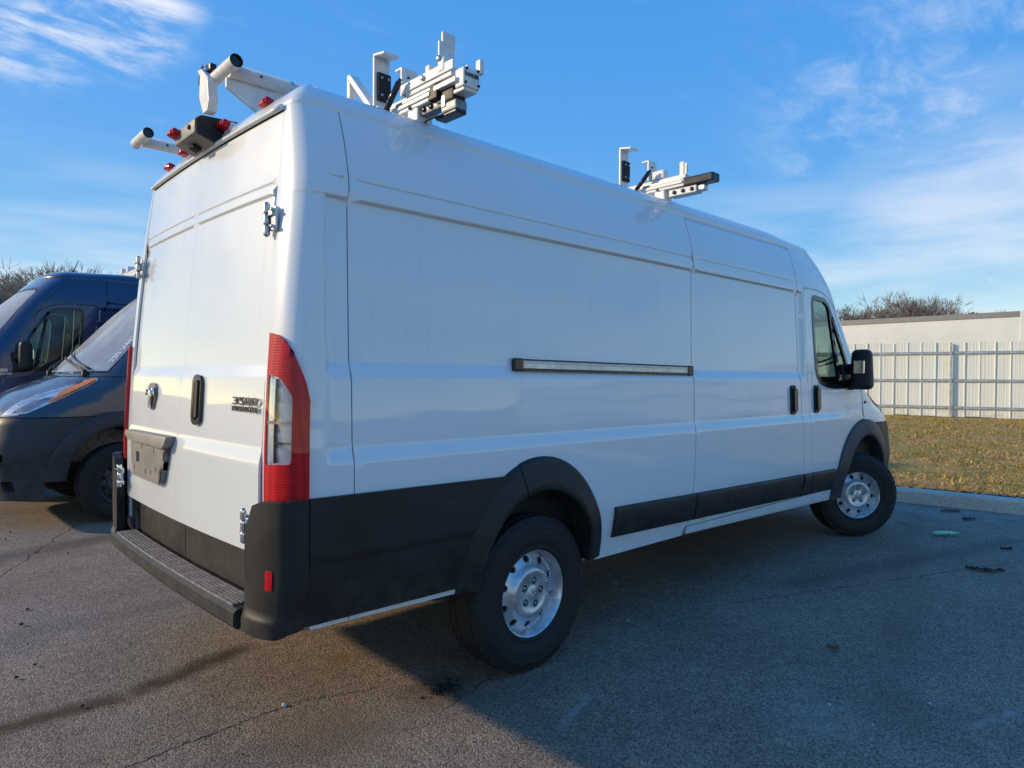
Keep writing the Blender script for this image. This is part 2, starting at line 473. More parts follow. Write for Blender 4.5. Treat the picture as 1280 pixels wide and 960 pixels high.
def concrete_mat():
    m, nt, b = base_mat('kerb_concrete')
    co = nt.node('ShaderNodeTexCoord').outputs['Object']
    n1 = nt.noise(co, 2.2, 5.0, 0.65)
    n2 = nt.noise(co, 40.0, 4.0, 0.65)
    c = nt.mix(nt.ss(0.3, 0.7, n1), (0.50, 0.455, 0.38), (0.60, 0.55, 0.46))
    c = nt.vm('SCALE', c, scale=nt.ss(0.3, 0.7, n2, 0.78, 1.1))
    c = nt.mix(nt.ss(0.62, 0.72, nt.noise(co, 9.0, 5.0, 0.7), 0.0, 0.5), c, (0.11, 0.10, 0.085))
    nt.set(b.inputs['Base Color'], c)
    b.inputs['Roughness'].default_value = 0.9
    nt.set(b.inputs['Normal'], nt.bump(n2, 0.5, 0.006))
    return m


M['concrete'] = concrete_mat()


def lawn_mat(name, k=1.0, blades=False):
    m, nt, b = base_mat(name)
    co = nt.node('ShaderNodeTexCoord').outputs['Object']
    n1 = nt.noise(co, 0.7, 5.0, 0.65)
    n2 = nt.noise(co, 4.5, 5.0, 0.7)
    n3 = nt.noise(co, 40.0, 4.0, 0.7)
    c = nt.mix(nt.ss(0.38, 0.62, n1), (0.52, 0.325, 0.125), (0.46, 0.320, 0.095))
    c = nt.mix(nt.ss(0.50, 0.60, n2, 0.0, 0.75), c, (0.255, 0.225, 0.050))
    c = nt.mix(nt.ss(0.42, 0.30, n2, 0.0, 0.7), c, (0.27, 0.165, 0.10))
    c = nt.vm('SCALE', c, scale=nt.ss(0.3, 0.7, n3, 0.42 * k, 1.5 * k))
    if blades:
        rn = nt.node('ShaderNodeNewGeometry').outputs['Random Per Island']
        c = nt.vm('SCALE', c, scale=nt.ss(0.0, 1.0, rn, 0.35, 1.75))
    nt.set(b.inputs['Base Color'], c)
    b.inputs['Roughness'].default_value = 0.95
    b.inputs['Specular IOR Level'].default_value = 0.1
    nt.set(b.inputs['Normal'], nt.bump(nt.m('ADD', n3, n2), 1.0, 0.03))
    return m


M['lawn'] = lawn_mat('dry_lawn')
M['blade'] = lawn_mat('dry_grass_blades', 1.15, True)
M['moss'] = mat('orange_moss', (0.34, 0.17, 0.02), 0.95, var=0.4, vscale=12)


def stone_mat():
    m, nt, b = base_mat('gravel_stone')
    g = nt.node('ShaderNodeNewGeometry')
    nt.set(b.inputs['Base Color'], nt.mix(nt.ss(0.35, 0.95, g.outputs['Random Per Island']), (0.045, 0.043, 0.045), (0.42, 0.41, 0.40)))
    b.inputs['Roughness'].default_value = 0.85
    return m


M['stone'] = stone_mat()


# ------------------------------------------------------------------ object helpers
def link(name, me, m=None, parent=None, label=None):
    o = bpy.data.objects.new(name, me)
    COL.objects.link(o)
    if m is not None:
        me.materials.append(m)
    if parent is not None:
        o.parent = parent
    if label:
        o['label'] = label
    return o


def tag(o, label=None, cat=None, group=None, kind=None):
    if label:
        o['label'] = label
    if cat:
        o['category'] = cat
    if group:
        o['group'] = group
    if kind:
        o['kind'] = kind
    return o


def thing(name, label, cat, loc=(0, 0, 0), rz=0.0, group=None):
    o = bpy.data.objects.new(name, None)
    o.empty_display_size = 0.2
    COL.objects.link(o)
    o.location = loc
    o.rotation_euler = (0, 0, rz)
    return tag(o, label, cat, group)


def children(o):
    return [c for c in COL.objects if c.parent is o]


def copy_tree(o, parent=None, kids=None):
    if kids is None:
        kids = {}
        for c in COL.objects:
            if c.parent is not None:
                kids.setdefault(c.parent.name, []).append(c)
    c = o.copy()
    COL.objects.link(c)
    if parent is not None:
        c.parent = parent
    for ch in kids.get(o.name, []):
        copy_tree(ch, c, kids)
    return c


class MB:
    """Collects shapes in one bmesh, then becomes ONE mesh object."""

    def __init__(self):
        self.bm = bmesh.new()

    def box(self, c, s, rot=None, bev=0.0, seg=2, taper=None):
        r = bmesh.ops.create_cube(self.bm, size=1.0)
        vs = r['verts']
        for v in vs:
            p = Vector((v.co.x * s[0], v.co.y * s[1], v.co.z * s[2]))
            if taper and v.co.z > 0:
                p.x *= taper[0]
                p.y *= taper[1]
            if rot is not None:
                p = rot @ p
            v.co = p + Vector(c)
        if bev > 0:
            es = list({e for v in vs for e in v.link_edges})
            bmesh.ops.bevel(self.bm, geom=es, offset=bev, segments=seg, affect='EDGES', profile=0.6)
        return self

    def beam(self, a, b, w, h, bev=0.0, up=Vector((0, 0, 1))):
        a, b = Vector(a), Vector(b)
        d = (b - a)
        L = d.length
        d.normalize()
        if abs(d.dot(up)) > 0.99:
            up = Vector((0, 1, 0))
        s = d.cross(up).normalized()
        u = s.cross(d)
        R = Matrix((d, s, u)).transposed()
        return self.box((a + b) / 2, (L, w, h), R, bev)

    def tube(self, pts, r, n=10, caps=True):
        pts = [Vector(p) for p in pts]
        rr = r if isinstance(r, (list, tuple)) else [r] * len(pts)
        rings = []
        ref = None
        for i, p in enumerate(pts):
            d = (pts[min(i + 1, len(pts) - 1)] - pts[max(i - 1, 0)]).normalized()
            if ref is None or abs(d.dot(ref)) > 0.98:
                ref = Vector((0, 0, 1)) if abs(d.z) < 0.9 else Vector((1, 0, 0))
            s = d.cross(ref).normalized()
            u = s.cross(d)
            rings.append([self.bm.verts.new(p + (s * math.cos(2 * PI * k / n) + u * math.sin(2 * PI * k / n)) * rr[i]) for k in range(n)])
        for a, b in zip(rings, rings[1:]):
            for k in range(n):
                f = self.bm.faces.new((a[k], a[(k + 1) % n], b[(k + 1) % n], b[k]))
                f.smooth = True
        if caps:
            self.bm.faces.new(rings[0][::-1])
            self.bm.faces.new(rings[-1])
        return self

    def lathe(self, prof, c, axis='y', n=32, smooth=True):
        """prof: list of (radius, along)"""
        rings = []
        for r, t in prof:
            ring = []
            for k in range(n):
                a = 2 * PI * k / n
                if axis == 'y':
                    p = (c[0] + r * math.cos(a), c[1] + t, c[2] + r * math.sin(a))
                elif axis == 'x':
                    p = (c[0] + t, c[1] + r * math.cos(a), c[2] + r * math.sin(a))
                else:
                    p = (c[0] + r * math.cos(a), c[1] + r * math.sin(a), c[2] + t)
                ring.append(self.bm.verts.new(p))
            rings.append(ring)
        for a, b in zip(rings, rings[1:]):
            for k in range(n):
                f = self.bm.faces.new((a[k], a[(k + 1) % n], b[(k + 1) % n], b[k]))
                f.smooth = smooth
        return self

    def prism(self, poly, fn, t0, t1, bev=0.0):
        """poly in 2-D, fn(a, b, t) -> point; extruded from t0 to t1"""
        v0 = [self.bm.verts.new(fn(a, b, t0)) for a, b in poly]
        v1 = [self.bm.verts.new(fn(a, b, t1)) for a, b in poly]
        n = len(poly)
        fs = [self.bm.faces.new(v0), self.bm.faces.new(v1[::-1])]
        for i in range(n):
            fs.append(self.bm.faces.new((v0[i], v1[i], v1[(i + 1) % n], v0[(i + 1) % n])))
        if bev > 0:
            es = list({e for f in fs for e in f.edges})
            bmesh.ops.bevel(self.bm, geom=es, offset=bev, segments=2, affect='EDGES', profile=0.6)
        return self

    def build(self, name, m, parent=None, label=None, smooth=None):
        bmesh.ops.recalc_face_normals(self.bm, faces=self.bm.faces[:])
        if smooth is not None:
            for f in self.bm.faces:
                f.smooth = True
            for e in self.bm.edges:
                if len(e.link_faces) == 2 and e.calc_face_angle(0) > smooth:
                    e.smooth = False
        me = bpy.data.meshes.new(name)
        self.bm.to_mesh(me)
        self.bm.free()
        return link(name, me, m, parent, label)


def in_poly(P, poly):
    x, y = P[:, 0], P[:, 1]
    c = np.zeros(len(P), bool)
    n = len(poly)
    for i in range(n):
        x0, y0 = poly[i]
        x1, y1 = poly[(i + 1) % n]
        k = ((y0 > y) != (y1 > y))
        if y1 != y0:
            c ^= k & (x < (x1 - x0) * (y - y0) / (y1 - y0) + x0)
    return c


def edge_dist(P, poly):
    best = np.full(len(P), 1e9)
    n = len(poly)
    for i in range(n):
        a = np.array(poly[i])
        b = np.array(poly[(i + 1) % n])
        d = b - a
        L2 = max(d @ d, 1e-12)
        t = np.clip(((P - a) @ d) / L2, 0, 1)
        q = P - a - t[:, None] * d
        best = np.minimum(best, np.hypot(q[:, 0], q[:, 1]))
    return best


def densify(poly, step):
    out = []
    n = len(poly)
    for i in range(n):
        a, b = poly[i], poly[(i + 1) % n]
        L = math.hypot(b[0] - a[0], b[1] - a[1])
        k = max(1, int(math.ceil(L / step)))
        for j in range(k):
            out.append((a[0] + (b[0] - a[0]) * j / k, a[1] + (b[1] - a[1]) * j / k))
    return out


def rounded(poly, r, n=4):
    """round the corners of a convex-ish polygon"""
    out = []
    m = len(poly)
    for i in range(m):
        p = Vector((*poly[i], 0))
        a = Vector((*poly[i - 1], 0)) - p
        b = Vector((*poly[(i + 1) % m], 0)) - p
        ra = min(r, a.length * 0.45, b.length * 0.45)
        A, B = p + a.normalized() * ra, p + b.normalized() * ra
        for k in range(n + 1):
            t = k / n
            q = A * (1 - t) ** 2 + p * 2 * t * (1 - t) + B * t ** 2
            out.append((q.x, q.y))
    return out


CENTRE = np.array((1.9, 0.0, 1.3))


def panel(name, outline, fn, m, parent=None, us=(), vs=(), holes=(), rim=0.012, off=0.0, dens=0.05,
          label=None, centre=CENTRE, gap=0.008, crown=0.0):
    """sheet over a 2-D outline, mapped to 3-D by fn(u, v) -> (N, 3); edges turned inwards by rim"""
    o = densify(outline, dens)
    hs = [densify(h, dens) for h in holes]
    pts = [Vector(p) for p in o]
    edges = [(i, (i + 1) % len(o)) for i in range(len(o))]
    for h in hs:
        k = len(pts)
        pts += [Vector(p) for p in h]
        edges += [(k + i, k + (i + 1) % len(h)) for i in range(len(h))]
    if len(us) and len(vs):
        U, V = np.meshgrid(np.array(us), np.array(vs))
        G = np.stack([U.ravel(), V.ravel()], 1)
        k = in_poly(G, o)
        for h in hs:
            k &= ~in_poly(G, h)
        G = G[k]
        if len(G):
            k = edge_dist(G, o) > gap
            for h in hs:
                k &= edge_dist(G, h) > gap
            G = G[k]
        pts += [Vector(p) for p in G.tolist()]
    vo, eo, fo, *_ = delaunay_2d_cdt(pts, edges, [], 0, 1e-6)
    Q = np.array([(v[0], v[1]) for v in vo])
    T = np.array([f[:3] for f in fo])
    cen = Q[T].mean(1)
    k = in_poly(cen, o)
    for h in hs:
        k &= ~in_poly(cen, h)
    T = T[k]
    h_ = 2e-4
    P = fn(Q[:, 0], Q[:, 1])
    du = fn(Q[:, 0] + h_, Q[:, 1]) - fn(Q[:, 0] - h_, Q[:, 1])
    dv = fn(Q[:, 0], Q[:, 1] + h_) - fn(Q[:, 0], Q[:, 1] - h_)
    N = np.cross(du, dv)
    N /= np.maximum(np.linalg.norm(N, axis=1), 1e-12)[:, None]
    if np.mean(np.einsum('ij,ij->i', N, P - centre)) < 0:
        N = -N
    offs = np.full(len(Q), off)
    if crown:
        ed = edge_dist(Q, o)
        offs = offs - crown * (1 - np.clip(ed / (crown * 1.6), 0, 1)) ** 2
    P = P + N * offs[:, None]
    tn = np.cross(P[T[:, 1]] - P[T[:, 0]], P[T[:, 2]] - P[T[:, 0]])
    fl = np.einsum('ij,ij->i', tn, N[T].mean(1)) < 0
    T[fl] = T[fl][:, ::-1]
    verts = P.tolist()
    faces = T.tolist()
    nrm = []
    for f in faces:
        nrm += [tuple(N[i]) for i in f]
    if rim:
        cnt = {}
        for f in faces:
            for i in range(3):
                cnt[(f[i], f[(i + 1) % 3])] = 1
        be = [(a, b) for (a, b) in cnt if (b, a) not in cnt]
        low = {}
        for a, b in be:
            for i in (a, b):
                if i not in low:
                    low[i] = len(verts)
                    verts.append((P[i] - N[i] * rim).tolist())
        for a, b in be:
            faces.append([b, a, low[a], low[b]])
            pa, pb, pc = (np.array(verts[i]) for i in (b, a, low[a]))
            fnm = np.cross(pb - pa, pc - pa)
            fnm /= max(np.linalg.norm(fnm), 1e-12)
            nrm += [tuple(fnm)] * 4
    me = bpy.data.meshes.new(name)
    me.from_pydata(verts, [], faces)
    for p in me.polygons:
        p.use_smooth = True
    me.normals_split_custom_set(nrm)
    return link(name, me, m, parent, label)


def sstep(a, b, x):
    t = np.clip((x - a) / (b - a), 0, 1)
    return t * t * (3 - 2 * t)


# ------------------------------------------------------------------ van body surfaces (metres; rear axle at x = 0)
def Wd(x, z):
    """half width of the body side"""
    x = np.asarray(x, float)
    z = np.asarray(z, float)
    w = 1.0 - 0.05 * (1 - sstep(0.36, 0.72, z))
    band = sstep(-1.09, -1.055, x) * (1 - sstep(3.35, 3.75, x))
    w = w - 0.017 * sstep(1.048, 1.118, z) * band - 0.006 * sstep(1.0, 1.2, z) * (1 - band)
    w = w - 0.030 * np.clip((z - 1.118) / 0.98, 0, 1)
    w = w - 0.082 * np.clip((z - 2.06) / 0.31, 0, 1) ** 1.5
    rec = sstep(1.365, 1.43, z) * (1 - sstep(2.018, 2.034, z)) * sstep(-1.088, -1.06, x) * (1 - sstep(2.84, 2.87, x))
    w = w - 0.019 * rec
    w = w - 0.006 * np.exp(-((z - 2.10) / 0.0032) ** 2) * sstep(-1.06, -1.04, x) * (1 - sstep(2.80, 2.83, x))
    w = w - 0.040 * sstep(2.9, 3.75, x) * sstep(1.28, 2.15, z)
    return w


def xr(z):
    z = np.asarray(z, float)
    return -1.245 + 0.105 * np.clip((z - 1.0) / 1.37, 0, 1) ** 1.6


def yd(z):
    return 0.828 - 0.052 * np.clip((np.asarray(z, float) - 1.5) / 0.87, 0, 1)


CA = 0.10          # rear corner depth along x


def corner(u, z, off=0.0, a=CA):
    """rear corner and side, right side (y < 0): u 0..1 goes round the corner, then metres along the side"""
    u = np.asarray(u, float)
    z = np.asarray(z, float)
    t = np.clip(u, 0, 1) * PI / 2
    n = 2.5
    x0 = xr(z) - off
    xe = x0 + a
    W = Wd(xe, z) + off
    y0 = yd(z)
    xc = x0 + a - a * np.clip(np.cos(t), 0, 1) ** (2 / n)
    yc = y0 + (W - y0) * np.clip(np.sin(t), 0, 1) ** (2 / n)
    xs = xe + np.maximum(u - 1, 0)
    ys = Wd(xs, z) + off
    X = np.where(u <= 1, xc, xs)
    Y = np.where(u <= 1, yc, ys)
    return np.stack([X, -Y, z], 1)


def u_of_x(x, z, off=0.0, a=CA):
    return 1 + x - float(xr(z)) + off - a


def reard(y, z):
    """rear door surface"""
    y = np.asarray(y, float)
    z = np.asarray(z, float)
    x = xr(z) - 0.022 * (1 - np.clip(np.abs(y) / 0.83, 0, 1) ** 2)
    x = x - 0.012 * (1 - sstep(1.045, 1.125, z)) + 0.014 * sstep(1.36, 1.42, z)
    x = x - 0.010 * sstep(2.035, 2.05, z)
    x = x + 0.005 * np.exp(-((z - 2.085) / 0.0035) ** 2)
    return np.stack([x, y, z], 1)


_XA = ([1.20, 1.28, 1.64, 1.84, 2.00, 2.14, 2.26, 2.37], [4.00, 3.99, 3.715, 3.595, 3.495, 3.385, 3.255, 3.10])
_XC = ([0.25, 0.40, 0.60, 0.85, 0.95, 1.05, 1.12, 1.20, 1.28, 1.36, 2.00, 2.37],
       [4.94, 5.02, 5.04, 5.03, 5.01, 4.965, 4.905, 4.80, 4.64, 4.46, 3.86, 3.44])
_NN = ([0.25, 0.95, 1.05, 1.15, 1.28, 1.36, 1.60, 2.00, 2.37], [6.5, 5.0, 4.0, 2.75, 1.9, 1.95, 2.0, 2.1, 2.6])


def x0f(z):
    return np.where(np.asarray(z) < 1.2, 4.0, np.interp(z, *_XA))


def front(s, z):
    """front end: s -1 (right side) .. 0 (centre line) .. 1 (left side)"""
    s = np.asarray(s, float)
    z = np.asarray(z, float)
    x0 = x0f(z)
    a = np.interp(z, *_XC) - x0
    n = np.interp(z, *_NN)
    t = np.abs(s) * PI / 2
    b = Wd(x0, z)
    x = x0 + a * np.clip(np.cos(t), 0, 1) ** (2 / n)
    y = b * np.sign(s) * np.clip(np.sin(t), 0, 1) ** (2 / n)
    return np.stack([x, y, z], 1)


def s_of_x(x, z):
    x0 = float(x0f(z))
    a = float(np.interp(z, *_XC)) - x0
    n = float(np.interp(z, *_NN))
    c = min(max((x - x0) / a, 0.0), 1.0) ** (n / 2)
    return math.acos(c) / (PI / 2)


def s_of_y(y, z):
    n = float(np.interp(z, *_NN))
    b = float(Wd(float(x0f(z)), z))
    return math.asin(min(abs(y) / b, 1.0) ** (n / 2)) / (PI / 2) * (1 if y > 0 else -1)


def any_side(x, z, off=0.0):
    """right-hand body side for any x, nose included"""
    x = np.asarray(x, float)
    z = np.asarray(z, float)
    x0 = x0f(z)
    a = np.interp(z, *_XC) - x0
    n = np.interp(z, *_NN)
    k = np.clip((x - x0) / a, 0, 0.999)
    b = Wd(np.minimum(x, x0), z) * (1 - k ** n) ** (1 / n)
    return np.stack([x, -(b + off), z], 1)


def side_r(x, z):
    x = np.asarray(x, float)
    return np.stack([x, -Wd(x, z), np.asarray(z, float)], 1)


def mir(fn):
    def g(u, v):
        p = fn(u, v)
        p[:, 1] *= -1
        return p
    return g


def arch(cx, cz, w, h, a0, a1, n=28):
    return [(cx + w * math.cos(a0 + (a1 - a0) * k / n), cz + h * math.sin(a0 + (a1 - a0) * k / n)) for k in range(n + 1)]


ZS = [0.47, 0.52, 0.6, 0.68, 0.76, 0.85, 0.93, 1.0, 1.03, 1.048, 1.06, 1.072, 1.083, 1.095, 1.106, 1.118, 1.15, 1.2, 1.27, 1.33, 1.36,
      1.372, 1.383, 1.394, 1.405, 1.416, 1.43, 1.46, 1.52, 1.6, 1.7, 1.8, 1.9, 1.97, 2.005, 2.016, 2.022, 2.027, 2.034, 2.05, 2.075,
      2.09, 2.0945, 2.0965, 2.0982, 2.10, 2.1018, 2.1035, 2.1055, 2.115, 2.14, 2.18, 2.22, 2.26, 2.30, 2.335]
XF = [-1.09, -1.082, -1.074, -1.066, -1.058, -1.05, -1.03]


def seam_slide(z):
    return float(np.interp(z, [0.44, 0.49, 0.9, 1.2, 1.43, 2.1, 2.37], [1.285, 1.290, 1.322, 1.337, 1.341, 1.357, 1.364]))


def seam_slide_front(z):
    return float(np.interp(z, [0.44, 0.8, 1.34, 2.1, 2.37], [2.832, 2.826, 2.808, 2.775, 2.764]))


def seam_door(z):
    return float(np.interp(z, [0.40, 0.70, 1.09, 1.5, 2.06], [2.985, 2.975, 2.955, 2.925, 2.882]))


def line(fn, z0, z1, d=0.0, n=14):
    return [(fn(z0 + (z1 - z0) * k / n) + d, z0 + (z1 - z0) * k / n) for k in range(n + 1)]


RA = (0.0, 0.46)        # rear arch centre
FA = (4.04, 0.42)       # front arch centre


def xa_line(z):
    return float(x0f(z))


DOOR_TOP = [(2.882, 2.06), (3.15, 2.065), (3.30, 2.050), (3.40, 2.020)]
WIN = [(3.085, 1.46), (3.055, 1.75), (3.043, 1.95), (3.055, 1.995), (3.09, 2.008), (3.30, 2.002), (3.385, 1.968),
       (3.50, 1.82), (3.60, 1.655), (3.695, 1.48), (3.745, 1.37), (3.735, 1.335), (3.69, 1.322), (3.45, 1.312),
       (3.28, 1.325), (3.17, 1.35), (3.11, 1.40)]


def shrink(poly, d):
    """offset a polygon inwards (d > 0) by moving each vertex along its normal"""
    n = len(poly)
    A = sum(poly[i][0] * poly[(i + 1) % n][1] - poly[(i + 1) % n][0] * poly[i][1] for i in range(n))
    sg = 1 if A > 0 else -1
    out = []
    for i in range(n):
        p, a, b = Vector(poly[i]), Vector(poly[i - 1]), Vector(poly[(i + 1) % n])
        t1, t2 = (p - a).normalized(), (b - p).normalized()
        nn = Vector((-(t1.y + t2.y), t1.x + t2.x)) * sg
        nn.normalize()
        c = max(nn.dot(Vector((-t1.y, t1.x)) * sg), 0.5)
        q = p + nn * (d / c)
        out.append((q.x, q.y))
    return out


def strip_panel(name, xs, zlo, zhi, prof, sg, m, parent):
    """strip along the side: prof is a list of (fraction of height, stand-off)"""
    V, F = [], []
    for x in xs:
        for f, d in prof:
            z = zlo(x) + (zhi(x) - zlo(x)) * f
            p = any_side(np.array([x]), np.array([z]), d)[0]
            V.append((p[0], p[1] if sg < 0 else -p[1], p[2]))
    L = len(prof)
    for i in range(len(xs) - 1):
        for j in range(L - 1):
            q = (i * L + j, (i + 1) * L + j, (i + 1) * L + j + 1, i * L + j + 1)
            F.append(q if sg < 0 else q[::-1])
    F.append(tuple(range(L))[::(-1 if sg > 0 else 1)])
    F.append(tuple((len(xs) - 1) * L + j for j in range(L))[::(1 if sg > 0 else -1)])
    me = bpy.data.meshes.new(name)
    me.from_pydata(V, [], F)
    for p in me.polygons:
        p.use_smooth = True
    me.set_sharp_from_angle(angle=math.radians(50))
    return link(name, me, m, parent)


def make_wheel(name, side, steer, loc, van):
    """part wheel (pressed steel disc) > tyre, lug_nut, centre_cap; outer face towards side*y"""
    R = 0.205

    def hgt(r):
        return np.interp(r, [0, 0.028, 0.032, 0.082, 0.088, 0.112, 0.122, 0.130, 0.142, 0.160, 0.176, 0.183, 0.188, 0.196, 0.2035, 0.212],
                         [0.004, 0.004, 0.0, 0.0, 0.004, 0.005, 0.0, -0.014, -0.026, -0.036, -0.044, -0.046, -0.030, -0.016, 0.006, 0.010]) - 0.012

    def fn(a, b):
        r = np.hypot(a, b)
        return np.stack([a, side * hgt(r), b], 1)
    circ = lambda cx, cy, r, n: [(cx + r * math.cos(2 * PI * k / n), cy + r * math.sin(2 * PI * k / n)) for k in range(n)]
    holes = [circ(0.162 * math.cos(2 * PI * (k + .3) / 10), 0.162 * math.sin(2 * PI * (k + .3) / 10), 0.0185, 16) for k in range(10)]
    lug = [circ(0.060 * math.cos(2 * PI * k / 5 + PI / 2 + .25), 0.060 * math.sin(2 * PI * k / 5 + PI / 2 + .25), 0.0185, 14) for k in range(5)]
    key = ('rim', side)
    if key not in make_wheel.cache:
        rs = [0.024, 0.03, 0.034, 0.05, 0.083, 0.087, 0.1, 0.112, 0.117, 0.122, 0.126, 0.131, 0.136, 0.142, 0.15, 0.16, 0.17, 0.177, 0.183, 0.186, 0.190, 0.196, 0.20, 0.2035, 0.208]
        # polar points go in through us/vs-free call: build the disc by hand
        o = circ(0, 0, 0.212, 72)
        pts = [Vector(p) for p in o]
        eds = [(i, (i + 1) % 72) for i in range(72)]
        for h in holes + lug:
            k = len(pts)
            pts += [Vector(p) for p in h]
            eds += [(k + i, k + (i + 1) % len(h)) for i in range(len(h))]
        G = np.array([(r * math.cos(2 * PI * (k + .5 * (j % 2)) / 72), r * math.sin(2 * PI * (k + .5 * (j % 2)) / 72)) for j, r in enumerate(rs) for k in range(72)])
        kk = np.ones(len(G), bool)
        for h in holes + lug:
            kk &= ~in_poly(G, h) & (edge_dist(G, h) > 0.0025)
        pts += [Vector(p) for p in G[kk].tolist()]
        vo, eo, fo, *_ = delaunay_2d_cdt(pts, eds, [], 0, 1e-7)
        Q = np.array([(v[0], v[1]) for v in vo])
        T = np.array([f[:3] for f in fo])
        cen = Q[T].mean(1)
        ok = np.hypot(cen[:, 0], cen[:, 1]) < 0.2125
        for h in holes + lug:
            ok &= ~in_poly(cen, h)
        T = T[ok]
        P = fn(Q[:, 0], Q[:, 1])
        tn = np.cross(P[T[:, 1]] - P[T[:, 0]], P[T[:, 2]] - P[T[:, 0]])
        fl = tn[:, 1] * side < 0
        T[fl] = T[fl][:, ::-1]
        V = P.tolist()
        F = T.tolist()
        cnt = {(f[i], f[(i + 1) % 3]) for f in F for i in range(3)}
        low = {}
        for a, b in [(a, b) for a, b in cnt if (b, a) not in cnt]:
            for i in (a, b):
                if i not in low:
                    low[i] = len(V)
                    V.append([P[i][0], P[i][1] - side * 0.012, P[i][2]])
            F.append([b, a, low[a], low[b]])
        V = [(a * .955, b, c * .955) for a, b, c in V]
        me = bpy.data.meshes.new('wheel')
        me.from_pydata(V, [], F)
        for p in me.polygons:
            p.use_smooth = True
        me.set_sharp_from_angle(angle=math.radians(38))
        me.materials.append(M['silver'])
        make_wheel.cache[key] = me
        # tyre: tread and sidewall as one grid turned about the axle
        n = 240
        half = 0.112
        prof = [(0.197, half - 0.020), (0.203, half - 0.005), (0.212, half + 0.001), (0.226, half - 0.002), (0.238, half + 0.003), (0.262, half + 0.008),
                (0.285, half + 0.010), (0.305, half + 0.007), (0.309, half + 0.0095), (0.325, half + 0.004), (0.338, half - 0.003), (0.350, half - 0.012)]
        tr = []
        W2 = half - 0.014
        ys = [W2, W2 - .012, W2 - .024, W2 - .028, W2 - .033, W2 - .037, W2 - .055, W2 - .059, W2 - .064, W2 - .068, 0.016, 0.012]
        for i, yy in enumerate(ys):
            groove = i in (3, 4, 8, 9)
            tr.append((0.3655 - 0.006 * (yy / W2) ** 4 - (0.008 if groove else 0), yy, not groove))
        full = [(r, y, None) for r, y in prof] + tr + [(r, -y, g) for r, y, g in tr[::-1]] + [(r, -y, None) for r, y in prof[::-1]]
        V, F = [], []
        for k in range(n):
            a = 2 * PI * k / n
            for j, (r, y, g) in enumerate(full):
                rr = r
                if g is not None and g and (k + (2 if j % 3 else 0)) % 5 == 0 and abs(y) > 0.014:
                    rr -= 0.006
                if g is None and r > 0.332 and k % 5 == 0:
                    rr -= 0.005
                V.append((rr * math.cos(a), side * y, rr * math.sin(a)))
        L = len(full)
        for k in range(n):
            for j in range(L - 1):
                q = (k * L + j, k * L + j + 1, ((k + 1) % n) * L + j + 1, ((k + 1) % n) * L + j)
                F.append(q if side < 0 else q[::-1])
        me = bpy.data.meshes.new('tyre')
        me.from_pydata(V, [], F)
        for p in me.polygons:
            p.use_smooth = True
        me.set_sharp_from_angle(angle=math.radians(32))
        me.materials.append(M['rubber'])
        make_wheel.cache[('tyre', side)] = me
        mb = MB()
        mb.lathe([(0.0005, side * -0.012), (0.0085, side * -0.013), (0.0105, side * -0.017), (0.0105, side * -0.04)], (0, 0, 0), 'y', 6, False)
        o = mb.build('lug_nut', M['dull_metal'])
        make_wheel.cache[('lug', side)] = o.data
        bpy.data.objects.remove(o)
        mb = MB()
        mb.lathe([(0.0005, 0), (0.085, 0), (0.088, -0.03 * side), (0.19, -0.034 * side), (0.19, -0.05 * side)], (0, -0.036 * side, 0), 'y', 32)
        o = mb.build('brake_drum', M['under'])
        make_wheel.cache[('drum', side)] = o.data
        bpy.data.objects.remove(o)
        mb = MB()
        for k in range(5):
            a = 2 * PI * k / 5 + .3
            mb.box((0.012 * math.cos(a), -0.006 * side, 0.012 * math.sin(a)), (0.010, 0.006, 0.010), bev=0.002)
        mb.lathe([(0.0005, -0.006 * side), (0.018, -0.006 * side), (0.021, -0.0075 * side), (0.021, -0.014 * side)], (0, 0.0, 0), 'y', 20)
        o = mb.build('centre_cap', M['silver'])
        make_wheel.cache[('cap', side)] = o.data
        bpy.data.objects.remove(o)
    w = link('wheel', make_wheel.cache[key], None, van)
    w.location = loc
    w.rotation_euler = (0, random.uniform(0, 0.6), steer)
    ty = link('tyre', make_wheel.cache[('tyre', side)], None, w)
    ty.location = (0, -side * 0.105, 0)
    for k in range(5):
        a = 2 * PI * k / 5 + PI / 2 + .25
        link('lug_nut', make_wheel.cache[('lug', side)], None, w).location = (0.0573 * math.cos(a), 0, 0.0573 * math.sin(a))
    link('brake_drum', make_wheel.cache[('drum', side)], None, w)
    link('centre_cap', make_wheel.cache[('cap', side)], None, w)
    return w


make_wheel.cache = {}


